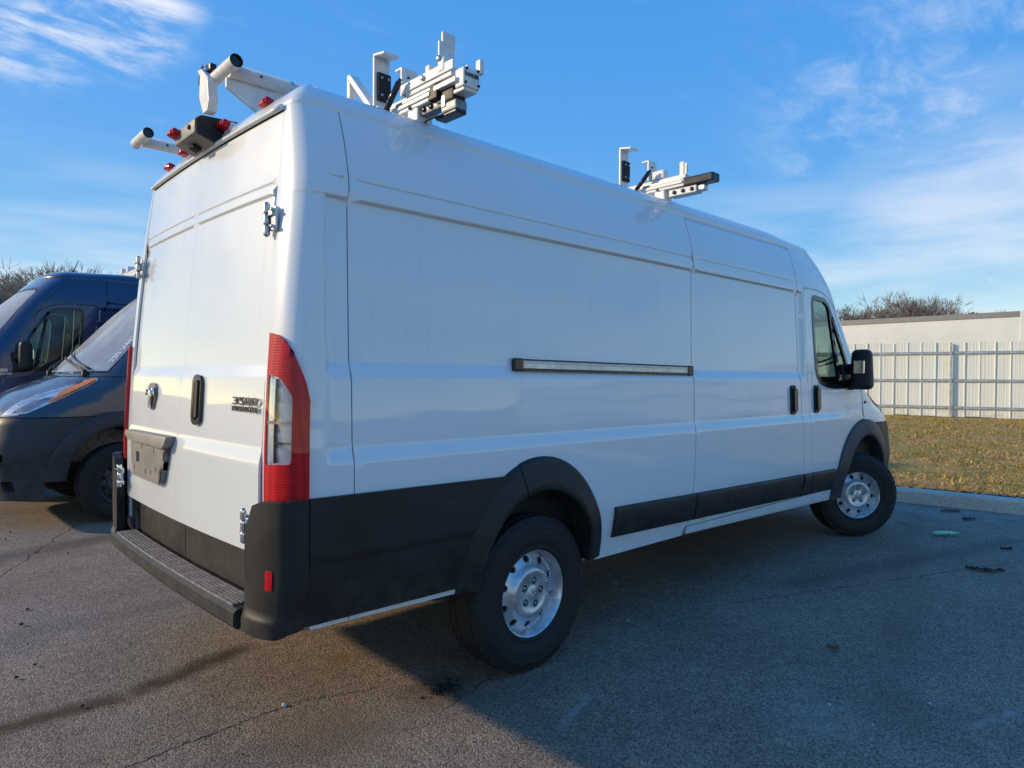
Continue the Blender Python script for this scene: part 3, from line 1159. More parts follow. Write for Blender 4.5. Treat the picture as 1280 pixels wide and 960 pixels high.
def flare(name, cx, cz, wi, hi, wo, ho, a0, a1, van, sgn, m, proud=0.042, label=None):
    """wheel-arch cladding: raised lip that follows the arch and turns in over the tyre"""
    n = 40
    #      outward fraction (0 outer edge .. 1 inner edge), height above the body
    prof = [(0.0, -0.012), (0.0, 0.006), (0.05, 0.014), (0.18, 0.018), (0.42, 0.026), (0.72, proud - 0.004), (0.90, proud), (0.98, proud - 0.006), (1.0, proud - 0.016), (1.03, -0.06)]
    V, F = [], []
    for k in range(n + 1):
        a = a0 + (a1 - a0) * k / n
        for f, h in prof:
            w, hh = wo + (wi - wo) * f, ho + (hi - ho) * f
            x, z = cx + w * math.cos(a), cz + hh * math.sin(a)
            p = any_side(np.array([x]), np.array([z]), h)[0]
            V.append((p[0], p[1] * -sgn if sgn > 0 else p[1], p[2]))
    L = len(prof)
    for k in range(n):
        for j in range(L - 1):
            F.append((k * L + j, k * L + j + 1, (k + 1) * L + j + 1, (k + 1) * L + j))
    F.append(tuple(range(L)))
    F.append(tuple(n * L + j for j in range(L))[::-1])
    me = bpy.data.meshes.new(name)
    me.from_pydata(V, [], F)
    bm = bmesh.new()
    bm.from_mesh(me)
    bmesh.ops.recalc_face_normals(bm, faces=bm.faces[:])
    bm.to_mesh(me)
    bm.free()
    for p in me.polygons:
        p.use_smooth = True
    me.set_sharp_from_angle(angle=math.radians(40))
    return link(name, me, m, van, label)


def text_mesh(s, size, extrude, offset=0.0, shear=0.0):
    cu_ = bpy.data.curves.new('lettering', 'FONT')
    cu_.body = s
    cu_.size = size
    cu_.extrude = extrude
    cu_.offset = offset
    cu_.shear = shear
    cu_.align_x = 'CENTER'
    cu_.align_y = 'CENTER'
    o = bpy.data.objects.new('lettering', cu_)
    COL.objects.link(o)
    dg = bpy.context.evaluated_depsgraph_get()
    me = bpy.data.meshes.new_from_object(o.evaluated_get(dg))
    bpy.data.objects.remove(o)
    bpy.data.curves.remove(cu_)
    me.materials.clear()
    return me


def place_axes(me, ox, ex, ey, ez, sx=1.0):
    """put a mesh drawn in the x-y plane onto axes ex, ey (ez = ex x ey points out)"""
    A = Matrix.Identity(4)
    for i in range(3):
        A[i][0], A[i][1], A[i][2], A[i][3] = ex[i] * sx, ey[i], ez[i], ox[i]
    me.transform(A)
    return me


# ------------------------------------------------------------------ the van that all three share
def build_van(van, pm):
    for sg in (-1, 1):
        S = (lambda f: f) if sg < 0 else mir
        right = sg < 0
        # rear corner, right up to the splice seam
        o = [(0.0, 0.90), (u_of_x(-1.19, .9), 0.90), (u_of_x(-1.19, 0.9), 0.50), (1.30 - .03, 0.47)]
        o = [(0.0, 0.62), (1.02, 0.47)] + [(u_of_x(-0.976, z), z) for z in np.linspace(0.47, 2.368, 16)] + [(0.0, 2.368)]
        us = list(np.linspace(0, 1, 13)) + [1.02, 1.04, 1.06, 1.09, 1.10, 1.108, 1.116, 1.124, 1.132, 1.14, 1.16]
        panel('rear_corner_panel', o, S(corner), pm, van, us, ZS, gap=0.006)
        # side panel with the rear arch cut away
        a_ = arch(RA[0], RA[1], 0.440, 0.510, PI, 0, 30)
        end = seam_slide if right else seam_slide_front
        z_end = 2.368
        o = [(-0.971, 0.47)] + a_ + [(0.445, 0.44), (end(0.44), 0.44)] + line(end, 0.5, z_end)
        o += [(-0.971, z_end)]
        xs = list(np.arange(-0.92, 2.9, 0.09)) + [2.79, 2.805, 2.82]
        panel('side_panel', o, S(side_r), pm, van, xs, ZS, [], gap=0.006)
        if right:
            o = [(seam_slide(0.485) + 0.007, 0.492)] + [(seam_slide_front(0.49) - 0.004, 0.492)] + line(seam_slide_front, 0.55, 2.346, -0.004)
            o += line(seam_slide, 2.346, 0.55, 0.007)
            sd = panel('sliding_door', o, side_r, pm, van, xs, ZS, gap=0.006)
            strip_panel('door_sill', np.linspace(1.295, 3.42, 40), lambda x: 0.44 - 0.021 * (x - 1.28), lambda x: 0.4865, [(0.0, -.06), (0.0, -.004), (.15, 0), (.4, 0), (.7, 0), (1.0, 0), (1.0, -.02)], sg, pm, van)
            panel('roof_gutter', [(1.368, 2.3545), (2.768, 2.3545), (2.765, 2.369), (1.368, 2.369)], side_r, pm, van, np.arange(1.4, 2.8, .1), [], off=-0.006)
        else:
            sd = None
            strip_panel('door_sill', np.linspace(2.845, 3.42, 40), lambda x: 0.44 - 0.021 * (x - 1.28), lambda x: 0.4865, [(0.0, -.06), (0.0, -.004), (.15, 0), (.4, 0), (.7, 0), (1.0, 0), (1.0, -.02)], sg, pm, van)
        # pillar behind the front door, the wall above the door and the thin strip along the windshield
        o = [(seam_slide_front(0.49) + 0.004, 0.492)] + line(seam_slide_front, 0.55, 2.368, 0.004)
        o += [(xa_line(z) - 0.004, z) for z in np.linspace(2.368, 1.275, 18)]
        o += [(xa_line(z) - 0.022, z) for z in np.linspace(1.275, 1.90, 12)]
        o += [(3.52, 1.952), (3.475, 1.99), (3.40, 2.028), (3.30, 2.057), (3.15, 2.072), (2.90, 2.067), (2.876, 2.05)]
        o += line(seam_door, 2.03, 0.50, -0.005)
        o += [(2.965, 0.492)]
        panel('cab_side_panel', o, S(side_r), pm, van, np.arange(2.78, 4.0, 0.04), ZS + [2.355], gap=0.005)
        # front door with a real window opening
        fa = arch(FA[0], FA[1], 0.59, 0.58, PI, 0.54 * PI, 16)
        o = [(2.986, 0.493), (3.44, 0.493)] + [q for q in fa if q[1] > 0.50] + [(3.985, 1.10), (3.985, 1.268)]
        o += [(xa_line(z) - 0.027, z) for z in np.linspace(1.275, 1.895, 12)]
        o += [(3.512, 1.947), (3.47, 1.984), (3.398, 2.021), (3.30, 2.050), (3.15, 2.065), (2.91, 2.060), (2.884, 2.045)]
        o += line(seam_door, 2.02, 0.53, 0.0)
        ob = [p for p in o]
        fd = panel('front_door', ob, S(side_r), pm, van, np.arange(2.9, 4.0, 0.06), ZS, [shrink(WIN, -0.012)], gap=0.006)
        panel('window_frame', shrink(WIN, -0.018), S(side_r), M['gloss_black'], fd, np.arange(3.0, 3.8, .06), np.arange(1.3, 2.05, .06), [shrink(WIN, 0.016)], off=0.004, rim=0.02)
        panel('window_glass', shrink(WIN, 0.010), S(side_r), M['glass'], fd, np.arange(3.0, 3.8, .08), np.arange(1.3, 2.05, .08), off=-0.008, rim=0)
        panel('window_divider', [(3.385, 1.985), (3.425, 1.955), (3.565, 1.325), (3.515, 1.318)], S(side_r), M['gloss_black'], fd, [], np.arange(1.35, 1.95, .06), off=0.002, rim=0.02)
        # door handles: black, upright
        hy = [(2.628, 1.115), (2.700, 1.115), (2.700, 1.325), (2.628, 1.325)]
        for x, par in ((2.664, sd if right else None), (3.068, fd)):
            if par is None:
                continue
            q = rounded([(x - .04, 1.112), (x + .04, 1.112), (x + .04, 1.328), (x - .04, 1.328)], 0.038, 6)
            h = panel('door_handle', q, S(side_r), M['black_plastic'], par, np.linspace(x - .04, x + .04, 7), np.linspace(1.115, 1.325, 12), off=0.012, rim=0.02)
            q = rounded([(x - .020, 1.135), (x + .030, 1.135), (x + .030, 1.305), (x - .020, 1.305)], 0.022, 5)
            panel('handle_grip', q, S(side_r), M['gloss_black'], par, [x], np.linspace(1.14, 1.3, 8), off=0.030, rim=0.022)
        # black mouldings along the sill, one piece per panel
        for x0, x1, par in ((0.556, 1.322, van), (1.334, 2.800, sd), (2.832, 2.966, van), (2.978, 3.41, fd)):
            if par is None:
                par = van
            zt = lambda x: 0.703 - 0.017 * (x - .55)
            zb = lambda x: 0.540 - 0.020 * (x - .55)
            pr = [(0.0, -.02), (0.0, .006), (0.04, .014), (0.12, .018), (0.5, .019), (0.88, .018), (0.96, .014), (1.0, .006), (1.0, -.02)]
            strip_panel('side_moulding', np.linspace(x0, x1, max(3, int((x1 - x0) / .06))), zb, zt, pr, sg, M['black_plastic'], par)
        # arch flares
        flare('wheel_flare', *RA, 0.362, 0.392, 0.470, 0.545, PI, 0.60 * PI, van, sg, M['black_plastic'], 0.040)
        flare('wheel_flare', *RA, 0.362, 0.392, 0.472, 0.548, 0.597 * PI, 0.0, van, sg, M['black_plastic'], 0.042)
        flare('wheel_flare', *FA, 0.45, 0.47, 0.62, 0.615, PI + .04, 0.515 * PI, van, sg, M['grey_plastic'], 0.036)
        flare('wheel_flare', *FA, 0.45, 0.47, 0.615, 0.610, 0.512 * PI, 0.0, van, sg, M['grey_plastic'], 0.032)
        # lower rear cladding
        fq = arch(RA[0], RA[1], 0.455, 0.530, PI, 0.62 * PI, 12)
        o = [(-1.168, 0.492), (-0.458, 0.487)] + fq + [(-0.17, 0.946), (-1.168, 0.946)]
        o = [(-1.156, 0.492), (-0.458, 0.487)] + [p for p in fq if p[1] < 0.93] + [(fq[-1][0], 0.936), (-1.156, 0.946)]

        def fc(x, z):
            p = side_r(x, z)
            p[:, 1] -= 0.006 + 0.006 * sstep(0.70, 0.735, z) + 0.004 * sstep(0.946, 0.93, z) * 0
            return p
        panel('lower_cladding', o, S(fc), M['black_plastic'], van, np.arange(-1.15, -.2, .07), [0.52, .58, .64, .69, .70, .71, .72, .73, .74, .8, .86, .91], off=0.006, rim=0.02)
        # rear bumper corner
        bo = 0.062

        def fb(u, z):
            k = sstep(0.565, 0.53, z)
            p = corner(u, z, bo, 0.115)
            p[:, 1] += (1 - np.clip(np.asarray(u), 0, 1)) * 0.0
            p[:, 1] += 0.044 * sstep(0.6, 1.0, np.asarray(u))
            p[:, 0] -= 0.012 * k * (1 - sstep(0.5, 1.0, np.asarray(u)))
            return p
        o = [(0.0, 0.482), (1.0, 0.482), (1.032, 0.488), (1.032, 0.947), (0.55, 0.947), (0.27, 0.945), (0.11, 0.925), (0.0, 0.835)]
        bc = panel('bumper_corner', o, S(fb), M['black_plastic'], van, list(np.linspace(0, .98, 15)) + [1.005, 1.018], [.49, .5, .51, .53, .545, .56, .575, .6, .65, .7, .75, .8, .84, .88, .91, .93], rim=0.04)
        q = rounded([(0.36, 0.650), (0.475, 0.650), (0.475, 0.716), (0.36, 0.716)], 0.010, 3)
        panel('reflector', q, S(fb), M['red'], bc, [.4, .43], [.68], off=0.003, rim=0.01)
        # tail light round the corner: red housing with a clear inset
        ui = 0.955
        base = [(0.12, 0.925), (0.28, 0.935), (ui, 0.946), (ui, 1.285)]
        curve = [(ui - 0.015 - 0.82 * (k / 12) ** 1.15, 1.30 + 0.222 * math.sin(k / 12 * PI / 2) ** 0.85) for k in range(1, 13)]
        o = base + curve
        ins = rounded([(0.15, 1.062), (0.66, 1.068), (0.66, 1.30), (0.43, 1.362), (0.15, 1.378)], 0.035, 4)
        tl = panel('tail_light', o, S(lambda u, z: corner(u, z)), M['red'], van, np.linspace(0.12, .94, 14), np.arange(.95, 1.53, .03), [ins], off=0.016, rim=0.03)
        panel('clear_lens', ins, S(lambda u, z: corner(u, z)), M['clear_lens'], tl, np.linspace(0.07, .66, 8), np.arange(1.07, 1.38, .03), off=0.017, rim=0.004)

        def refl(u, z):
            k = 0.010 * sstep(.29, .33, np.asarray(u)) * (((np.asarray(z) - 1.07) / 0.052) % 1.0 - 0.5) * .6 + 0.003 * np.cos(np.clip((np.asarray(u) - .14) / .17, 0, 1) * PI) + 0.0075
            p = corner(u, z)
            n_ = np.stack([-np.cos(np.clip(u, 0, 1) * PI / 2), -np.sin(np.clip(u, 0, 1) * PI / 2), np.zeros(len(p))], 1)
            return p + n_ * (0.000 + k)[:, None]
        panel('lamp_reflector', shrink(ins, -0.004), S(refl), M['lamp_chrome'], tl, np.linspace(0.13, .68, 22), np.arange(1.06, 1.39, .0065), rim=0)
        panel('lamp_divider', [(0.31, 1.07), (0.328, 1.07), (0.328, 1.362), (0.31, 1.362)], S(lambda u, z: corner(u, z)), M['gloss_black'], tl, [], np.arange(1.08, 1.36, .03), off=0.0135, rim=0.02)
        panel('lamp_divider', [(0.328, 1.135), (0.655, 1.135), (0.655, 1.142), (0.328, 1.142)], S(lambda u, z: corner(u, z)), M['gloss_black'], tl, np.linspace(.3, .6, 6), [], off=0.0135, rim=0.02)
        panel('lamp_divider', [(0.155, 1.205), (0.655, 1.205), (0.655, 1.214), (0.155, 1.214)], S(lambda u, z: corner(u, z)), M['plate_grey'], tl, np.linspace(.1, .6, 6), [], off=0.014, rim=0.02)
        # hinges
        for zc, y0, par in ((1.937, 0.79, None), (0.842, 0.805, None)):
            h = MB()
            low_h = zc < 1
            xs_ = float(xr(zc)) - (0.045 if low_h else 0.016)
            y = y0
            for zz in (zc - .040, zc, zc + .040):
                h.lathe([(0.0005, -0.018), (0.011, -0.018), (0.012, -0.014), (0.012, 0.014), (0.011, 0.018), (0.0005, 0.018)], (xs_ - .010, sg * y, zz), 'z', 14)
            h.box((xs_ - .003, sg * (y - .022), zc + .030), (0.010, 0.044, 0.024), bev=0.004)
            h.box((xs_ - .003, sg * (y - .022), zc - .032), (0.010, 0.044, 0.022), bev=0.004)
            h.box((xs_ + .004, sg * (y + .030), zc), (0.014, 0.046, 0.086), bev=0.005)
            h.box((xs_ - .006, sg * (y + .03), zc + .02), (0.014, 0.03, 0.022), bev=0.004)
            for dz_ in (-.03, .03):
                h.lathe([(0.0005, -.006), (0.006, -.006), (0.007, 0), (0.007, .01)], (xs_ - .010, sg * (y + .045), zc + dz_), 'x', 8)
            hh = h.build('door_hinge', M['chrome' if low_h else 'dull_metal'], van)
            pin = MB()
            pin.lathe([(0.0005, -0.062), (0.006, -0.062), (0.006, 0.062), (0.0005, 0.062)], (xs_ - .010, sg * y, zc), 'z', 8)
            pin.build('hinge_pin', M['gloss_black'], hh)
        # rear door
        yl = lambda z: float(yd(z)) - 0.004
        o = [(0.0005, 0.735), (0.822, 0.735)] + [(yl(z), z) for z in np.linspace(0.78, 2.352, 14)] + [(0.0005, 2.352)]
        ysr = list(np.arange(0.04, .83, .07))
        zr = [.8, .9, .98, 1.03, 1.045, 1.06, 1.075, 1.09, 1.105, 1.125, 1.15, 1.2, 1.3, 1.35, 1.36, 1.372, 1.384, 1.396, 1.408, 1.42, 1.45, 1.5, 1.6, 1.7, 1.8, 1.9, 2.0, 2.03,
              2.035, 2.04, 2.045, 2.05, 2.065, 2.077, 2.080, 2.083, 2.085, 2.087, 2.090, 2.093, 2.11, 2.15, 2.2, 2.25, 2.3]
        if sg < 0:
            o = [(-y, z) for y, z in o]
            ysr = [-y for y in ysr]
        rd = panel('rear_door', o, reard, pm, van, ysr, zr, gap=0.006)
        o2 = [(0.0035 * sg, 0.562), (0.775 * sg, 0.562), (0.80 * sg, 0.60), (0.815 * sg, 0.729), (0.0035 * sg, 0.729)]
        panel('door_cladding', o2, reard, M['black_plastic'], rd, ysr, [.6, .65, .7], off=-0.046, rim=0.02)
        # mirror: arms and a tall housing with a side lamp
        m_ = MB()
        cy = sg * 1.105
        m_.box((3.66, cy, 1.455), (0.15, 0.165, 0.330), bev=0.055, seg=4, taper=(0.8, 0.88))
        for zz in (1.34, 1.47):
            m_.beam((3.76, sg * 0.945, zz - .02), (3.68, sg * 1.07, zz), 0.05, 0.06, 0.012)
        m_.box((3.70, sg * 0.955, 1.40), (0.18, 0.06, 0.20), bev=0.02)
        mi = m_.build('mirror', M['black_plastic'], van, smooth=0.6)
        g_ = MB()
        g_.box((3.585, cy + sg * .004, 1.475), (0.012, 0.085, 0.105), bev=0.004)
        g_.build('mirror_glass', M['chrome'], mi)
        # front fender ahead of the door line, in the nose surface
        fan = arch(FA[0], FA[1], 0.585, 0.575, 0.5 * PI, 0.0, 24)
        o = [(0.9995, 0.992), (0.62, 0.992), (0.62, 1.1), (0.62, 1.2), (0.62, 1.345), (0.9995, 1.345)]
        FF = (lambda s, z: front(-np.asarray(s), z)) if sg < 0 else front
        sg_s = list(np.linspace(0.62, 0.9, 10)) + list(np.linspace(0.91, 0.999, 10))
        fe = panel('front_fender', o, FF, pm, van, sg_s, np.arange(1.0, 1.345, .025), gap=0.004, rim=0.008)
        # headlight swept back over the shoulder
        hl = [(0.33, 1.004), (0.50, 1.006), (0.60, 1.03), (0.655, 1.10), (0.69, 1.20), (0.70, 1.315), (0.665, 1.335), (0.58, 1.285), (0.47, 1.20), (0.37, 1.10)]
        hb = panel('headlight', hl, FF, M['lamp_silver'], van, np.linspace(.34, .7, 16), np.arange(1.0, 1.34, .022), off=0.004, rim=0.02)
        amb = [(0.600, 1.235), (0.645, 1.112), (0.682, 1.20), (0.693, 1.31), (0.664, 1.328), (0.618, 1.298)]
        panel('turn_signal', amb, FF, M['orange'], hb, np.linspace(.58, .69, 8), np.arange(1.1, 1.32, .02), off=0.021, rim=0.01)
        lb_ = [(0.44, 1.025), (0.585, 1.045), (0.618, 1.13), (0.595, 1.165), (0.50, 1.13)]
        panel('lamp_bowl', lb_, FF, M['bowl_grey'], hb, [.5, .55], [1.08, 1.1], off=0.007, rim=0.01)
        panel('lamp_strip', [(0.40, 1.09), (0.47, 1.165), (0.575, 1.255), (0.585, 1.235), (0.49, 1.15), (0.42, 1.085)], FF, M['chrome'], hb, [], [1.12, 1.16, 1.2], off=0.010, rim=0.01)
        panel('headlight_lens', shrink(hl, 0.002), FF, M['clear_lens'], hb, np.linspace(.34, .7, 16), np.arange(1.0, 1.34, .022), off=0.018, rim=0.016)
        # wheel arch liners
        for (cx, cz, w, h_, x_in) in ((RA[0], RA[1] - .005, .425, .46, 0.58), (FA[0], FA[1] - .01, .52, .53, 0.48)):
            lb = MB()
            ring0, ring1 = [], []
            for k in range(21):
                a = PI * (k / 20)
                x, z = cx + w * math.cos(a), cz + h_ * math.sin(a)
                yo = float(-any_side(np.array([x]), np.array([max(z, .5)]), -0.03)[0][1])
                ring0.append(lb.bm.verts.new((x, sg * yo, z)))
                ring1.append(lb.bm.verts.new((x, sg * x_in, z)))
            for k in range(20):
                f = lb.bm.faces.new((ring0[k], ring0[k + 1], ring1[k + 1], ring1[k]))
                f.smooth = True
            lb.bm.faces.new(ring1)
            lb.build('wheel_arch_liner', M['liner'], van)
        make_wheel('wheel', sg, 0.0, (0, sg * 0.965, 0.363), van)
        make_wheel('wheel', sg, math.radians(-38 if van['steer'] else 0), (4.038, sg * 0.955, 0.363), van)
        # seat
        st = MB()
        st.box((3.02, sg * .42, .98), (0.52, 0.50, 0.16), bev=0.05)
        st.box((2.80, sg * .42, 1.33), (0.15, 0.48, 0.66), Matrix.Rotation(math.radians(-9), 3, 'Y'), bev=0.06)
        st.box((2.74, sg * .42, 1.76), (0.10, 0.26, 0.20), bev=0.045)
        st.build('seat', M['seat'], van, smooth=0.7)

    # hood, cowl, windshield and the frame round it
    zz = np.arange(1.0, 1.345, .025)
    panel('hood', [(-0.617, 0.992), (0.617, 0.992), (0.617, 1.1), (0.617, 1.345), (-0.617, 1.345), (-0.617, 1.1)], front, pm, van, np.linspace(-.6, .6, 25), zz)
    panel('cowl', [(-0.93, 1.335), (0.93, 1.335), (0.93, 1.395), (-0.93, 1.395)], front, M['black_plastic'], van, np.linspace(-.9, .9, 25), [1.35, 1.37, 1.385], off=-0.014)
    sw = 0.70
    wsh = [(-sw, 1.385), (0.0, 1.37), (sw, 1.385), (sw + .005, 1.55), (sw, 1.8), (sw - .01, 2.05), (sw - .03, 2.20), (sw - .12, 2.245), (0, 2.25), (-sw + .12, 2.245), (-sw + .03, 2.20), (-sw + .01, 2.05), (-sw, 1.8), (-sw - .005, 1.55)]
    frm = [(-0.9995, 1.352), (0.9995, 1.352), (0.9995, 2.368), (-0.9995, 2.368)]
    zz = np.arange(1.36, 2.37, .05)
    so = list(np.linspace(.62, .98, 13)) + [.99, .996]
    ss_ = [-s for s in so] + list(np.linspace(-.6, .6, 21)) + so
    panel('windshield_frame', frm, front, pm, van, ss_, list(zz) + [2.26, 2.28, 2.3, 2.32, 2.34, 2.355], [wsh], gap=0.004, rim=0.015)
    panel('windshield_trim', shrink(wsh, -0.010), front, M['gloss_black'], van, ss_, zz, [shrink(wsh, 0.022)], off=-0.003, rim=0.008, gap=.004)
    panel('windshield', shrink(wsh, 0.006), front, M['windshield'], van, ss_, zz, off=-0.008, rim=0)
    for s0, s1 in ((0.50, 0.02), (-0.02, -0.52)):
        pa = front(np.array([s0]), np.array([1.380]))[0]
        wp = MB()
        arm = [front(np.array([s0 + (s1 - s0) * k / 6]), np.array([1.40 + .13 * (k / 6)]))[0] + np.array([.028, 0, .012]) for k in range(7)]
        wp.tube([pa + np.array([.02, 0, -.01])] + arm, 0.010, 6)
        bl = [front(np.array([s0 + .02 + (s1 - .16 - s0) * k / 8]), np.array([1.415 + .20 * (k / 8)]))[0] + np.array([.014, 0, .006]) for k in range(9)]
        wp.tube(bl, 0.009, 6)
        wp.lathe([(0.0005, 0.03), (0.022, 0.03), (0.022, -0.02)], (pa[0] + .015, pa[1], pa[2]), 'z', 10)
        wp.build('wiper', M['black_plastic'], van)
    # front bumper with its openings
    bz = [0.868 - .006, .75, .62, .5, .42, .27]
    fan = [(FA[0] + 0.585 * math.cos(a), FA[1] + 0.575 * math.sin(a)) for a in np.linspace(math.asin((.984 - .42) / .575), 0, 14)]
    edge = [(s_of_x(x, z), z) for x, z in fan] + [(s_of_x(4.625, .34), .34), (s_of_x(4.625, .27), .27)]
    o = [(-s, z) for s, z in edge] + edge[::-1]
    slots = [rounded([(-.34, .45), (.34, .45), (.32, .57), (-.32, .57)], .02), rounded([(-.22, .72), (.22, .72), (.26, .845), (-.26, .845)], .02)]
    for q in (-1, 1):
        slots.append(rounded([(q * .40, .60), (q * .50, .60), (q * .50, .675), (q * .40, .675)], .02))
        slots.append(rounded([(q * .44, .345), (q * .60, .345), (q * .60, .44), (q * .44, .44)], .03))

    def fbm(s, z):
        p = front(s, z)
        r = 0.012 + 0.014 * sstep(0.86, 0.74, z) - 0.014 * sstep(0.60, 0.55, z) * sstep(0.66, .60, np.abs(s))
        p[:, 0] += r
        return p
    fbp = panel('front_bumper', o, fbm, M['grey_plastic'], van, list(np.linspace(-.9, .9, 61)) + [.92, .95, .98, -.92, -.95, -.98],
                [.29, .33, .37, .41, .45, .49, .53, .555, .57, .585, .6, .64, .68, .705, .73, .755, .78, .80, .82, .84, .86, .89, .92, .95, .97], slots, rim=0.05)
    panel('grille', [(-.62, .30), (.62, .30), (.62, .95), (-.62, .95)], front, M['under'], fbp, np.linspace(-.6, .6, 13), np.arange(.35, .95, .1), off=-0.045, rim=0)
    gb = MB()
    for k in range(6):
        y = -.55 + 1.1 * k / 5
        p = front(np.array([y]), np.array([.785]))[0]
    gb.tube([front(np.array([s]), np.array([.785]))[0] + np.array([.0, 0, 0]) for s in np.linspace(-.25, .25, 9)], 0.011, 6)
    gb.tube([front(np.array([0.0]), np.array([z]))[0] for z in (.72, .78, .85)], 0.011, 6)
    gb.build('grille_bar', M['chrome'], fbp)

    # roof: rings follow the outline at z = 2.37, then a gently crowned top
    zt = 2.372
    ol = []
    for s in np.linspace(0, 1, 17):
        p = front(np.array([-(1 - s) if False else -s]), np.array([zt]))[0]
        ol.append((p[0], p[1], 2.4))
    for x in np.linspace(2.95, -0.95, 22):
        ol.append((x, -float(Wd(x, zt)), 1.0 + 1.4 * float(sstep(2.5, 3.1, x))))
    for u in np.linspace(1.0, 0.0, 9):
        p = corner(np.array([u]), np.array([zt]))[0]
        ol.append((p[0], p[1], 1.0))
    for y in np.linspace(-.70, 0, 8):
        p = reard(np.array([y]), np.array([zt]))[0]
        ol.append((p[0], p[1], 1.0))
    ol = ol + [(x, -y, k) for x, y, k in ol[-2:0:-1]]
    ol = np.array(ol)
    n = len(ol)
    t = np.roll(ol[:, :2], -1, 0) - np.roll(ol[:, :2], 1, 0)
    nn = np.stack([-t[:, 1], t[:, 0]], 1)
    nn /= np.linalg.norm(nn, axis=1)[:, None]
    cen = np.array([1.2, 0.0])
    nn[np.einsum('ij,ij->i', nn, cen - ol[:, :2]) < 0] *= -1
    ds = [.004, 0, .003, .010, .022, .038, .060, .090, .13]
    zs_ = [zt - .008, zt, zt + .018, zt + .036, zt + .055, zt + .072, zt + .087, zt + .098, zt + .106]
    V, F = [], []
    for d, z in zip(ds, zs_):
        k = ol[:, 2] if d else np.ones(n)
        q = ol[:, :2] + nn * (d * k)[:, None]
        V += [(a, b, z) for a, b in q]
    for r in range(len(ds) - 1):
        for i in range(n):
            j = (i + 1) % n
            F.append((r * n + i, r * n + j, (r + 1) * n + j, (r + 1) * n + i))
    last = [(V[(len(ds) - 1) * n + i][0], V[(len(ds) - 1) * n + i][1]) for i in range(n)]
    G = np.array([(x, y) for x in np.arange(-1.0, 3.2, .15) for y in np.arange(-.7, .71, .1)])
    k = in_poly(G, last)
    G = G[k]
    G = G[edge_dist(G, last) > 0.03]
    pts = [Vector(p) for p in last] + [Vector(p) for p in G.tolist()]
    vo, eo, fo, *_ = delaunay_2d_cdt(pts, [(i, (i + 1) % n) for i in range(n)], [], 0, 1e-6)
    off0 = (len(ds) - 1) * n
    Q = np.array([(v[0], v[1]) for v in vo])
    ed = edge_dist(Q, last)
    base_i = len(V)
    idx = []
    for i, q in enumerate(Q):
        if i < n and ed[i] < 1e-5:
            idx.append(off0 + i)
        else:
            rib = 0.006 * math.sin(q[1] * 2 * PI / 0.28) * float(sstep(0.05, .2, ed[i]))
            idx.append(len(V))
            V.append((q[0], q[1], zs_[-1] + 0.05 * (1 - math.exp(-ed[i] / .35)) + rib))
    for f in fo:
        f = f[:3]
        if in_poly(Q[list(f)].mean(0)[None], last)[0]:
            F.append(tuple(idx[i] for i in f))
    me = bpy.data.meshes.new('roof')
    me.from_pydata(V, [], F)
    bm = bmesh.new()
    bm.from_mesh(me)
    bmesh.ops.recalc_face_normals(bm, faces=bm.faces[:])
    up = sum(f.normal.z * f.calc_area() for f in bm.faces)
    if up < 0:
        bmesh.ops.reverse_faces(bm, faces=bm.faces[:])
    bm.to_mesh(me)
    bm.free()
    for p in me.polygons:
        p.use_smooth = True
    link('roof', me, pm, van)
    # lip above the rear doors
    lip = MB()
    lip.tube([reard(np.array([y]), np.array([2.366]))[0] + np.array([-.010, 0, 0]) for y in np.linspace(-.775, .775, 21)], 0.011, 8)
    lip.build('rear_gutter', pm, van)
    # inner body: load box, floor, cab interior
    ib = MB()
    ib.box((0.85, 0, 1.44), (3.75, 1.72, 1.78))
    ib.box((-1.06, 0, 1.3), (0.14, 1.56, 1.3))
    ib.build('load_box', M['under'], van)
    fl = MB()
    fl.box((1.7, 0, 0.47), (5.7, 1.06, 0.12))
    fl.box((1.85, 0, 0.49), (2.6, 1.80, 0.06))
    fl.box((-0.82, 0, 0.50), (0.64, 1.80, 0.06))
    fl.box((2.3, 0, 0.36), (3.6, 0.10, 0.08), bev=.01)
    fl.box((4.1, 0, 0.42), (0.9, 0.9, 0.30), bev=.05)
    fl.beam((0, -.75, .36), (0, .75, .36), 0.09, 0.09, .01)
    for y in (-.45, .45):
        fl.box((-0.2, y, 0.40), (1.6, 0.07, 0.05), bev=.01)
    fl.tube([(2.4, -.25, .36), (1.0, -.28, .34), (0.5, -.3, .36), (-0.4, -.4, .40)], 0.035, 8)
    fl.tube([(1.9, -.27, .35), (1.2, -.27, .34)], 0.09, 12)
    fl.build('floor_pan', M['under'], van)
    sp = MB()
    sp.lathe([(.20, -.09), (.30, -.10), (.355, -.07), (.365, 0), (.355, .07), (.30, .10), (.20, .09)], (-0.62, -0.02, 0.385), 'z', 36)
    sp.build('spare_tyre', M['rubber'], van)
    db = MB()
    db.box((3.86, 0, 1.10), (0.50, 1.70, 0.34), bev=0.06)
    db.box((3.62, 0, 1.12), (0.2, 0.5, 0.4), bev=0.04)
    db.box((3.4, 0, 0.86), (1.2, 1.7, 0.06))
    for k in range(1):
        ring = [(3.58 + .03 * math.sin(a), .42 + .19 * math.cos(a), 1.32 + .18 * math.sin(a)) for a in np.linspace(0, 2 * PI, 25)]
        db.tube(ring, 0.016, 8, False)
    db.build('dashboard', M['interior'], van)
    # rear step between the corners
    sb = MB()
    prof = [(-1.185, 0.553), (-1.322, 0.551), (-1.336, 0.540), (-1.338, 0.496), (-1.325, 0.480), (-1.185, 0.480)]

    def fs(a, b, t):
        return (a - 0.018 * (1 - (t / .80) ** 2), t, b)
    NV = 12
    rings = []
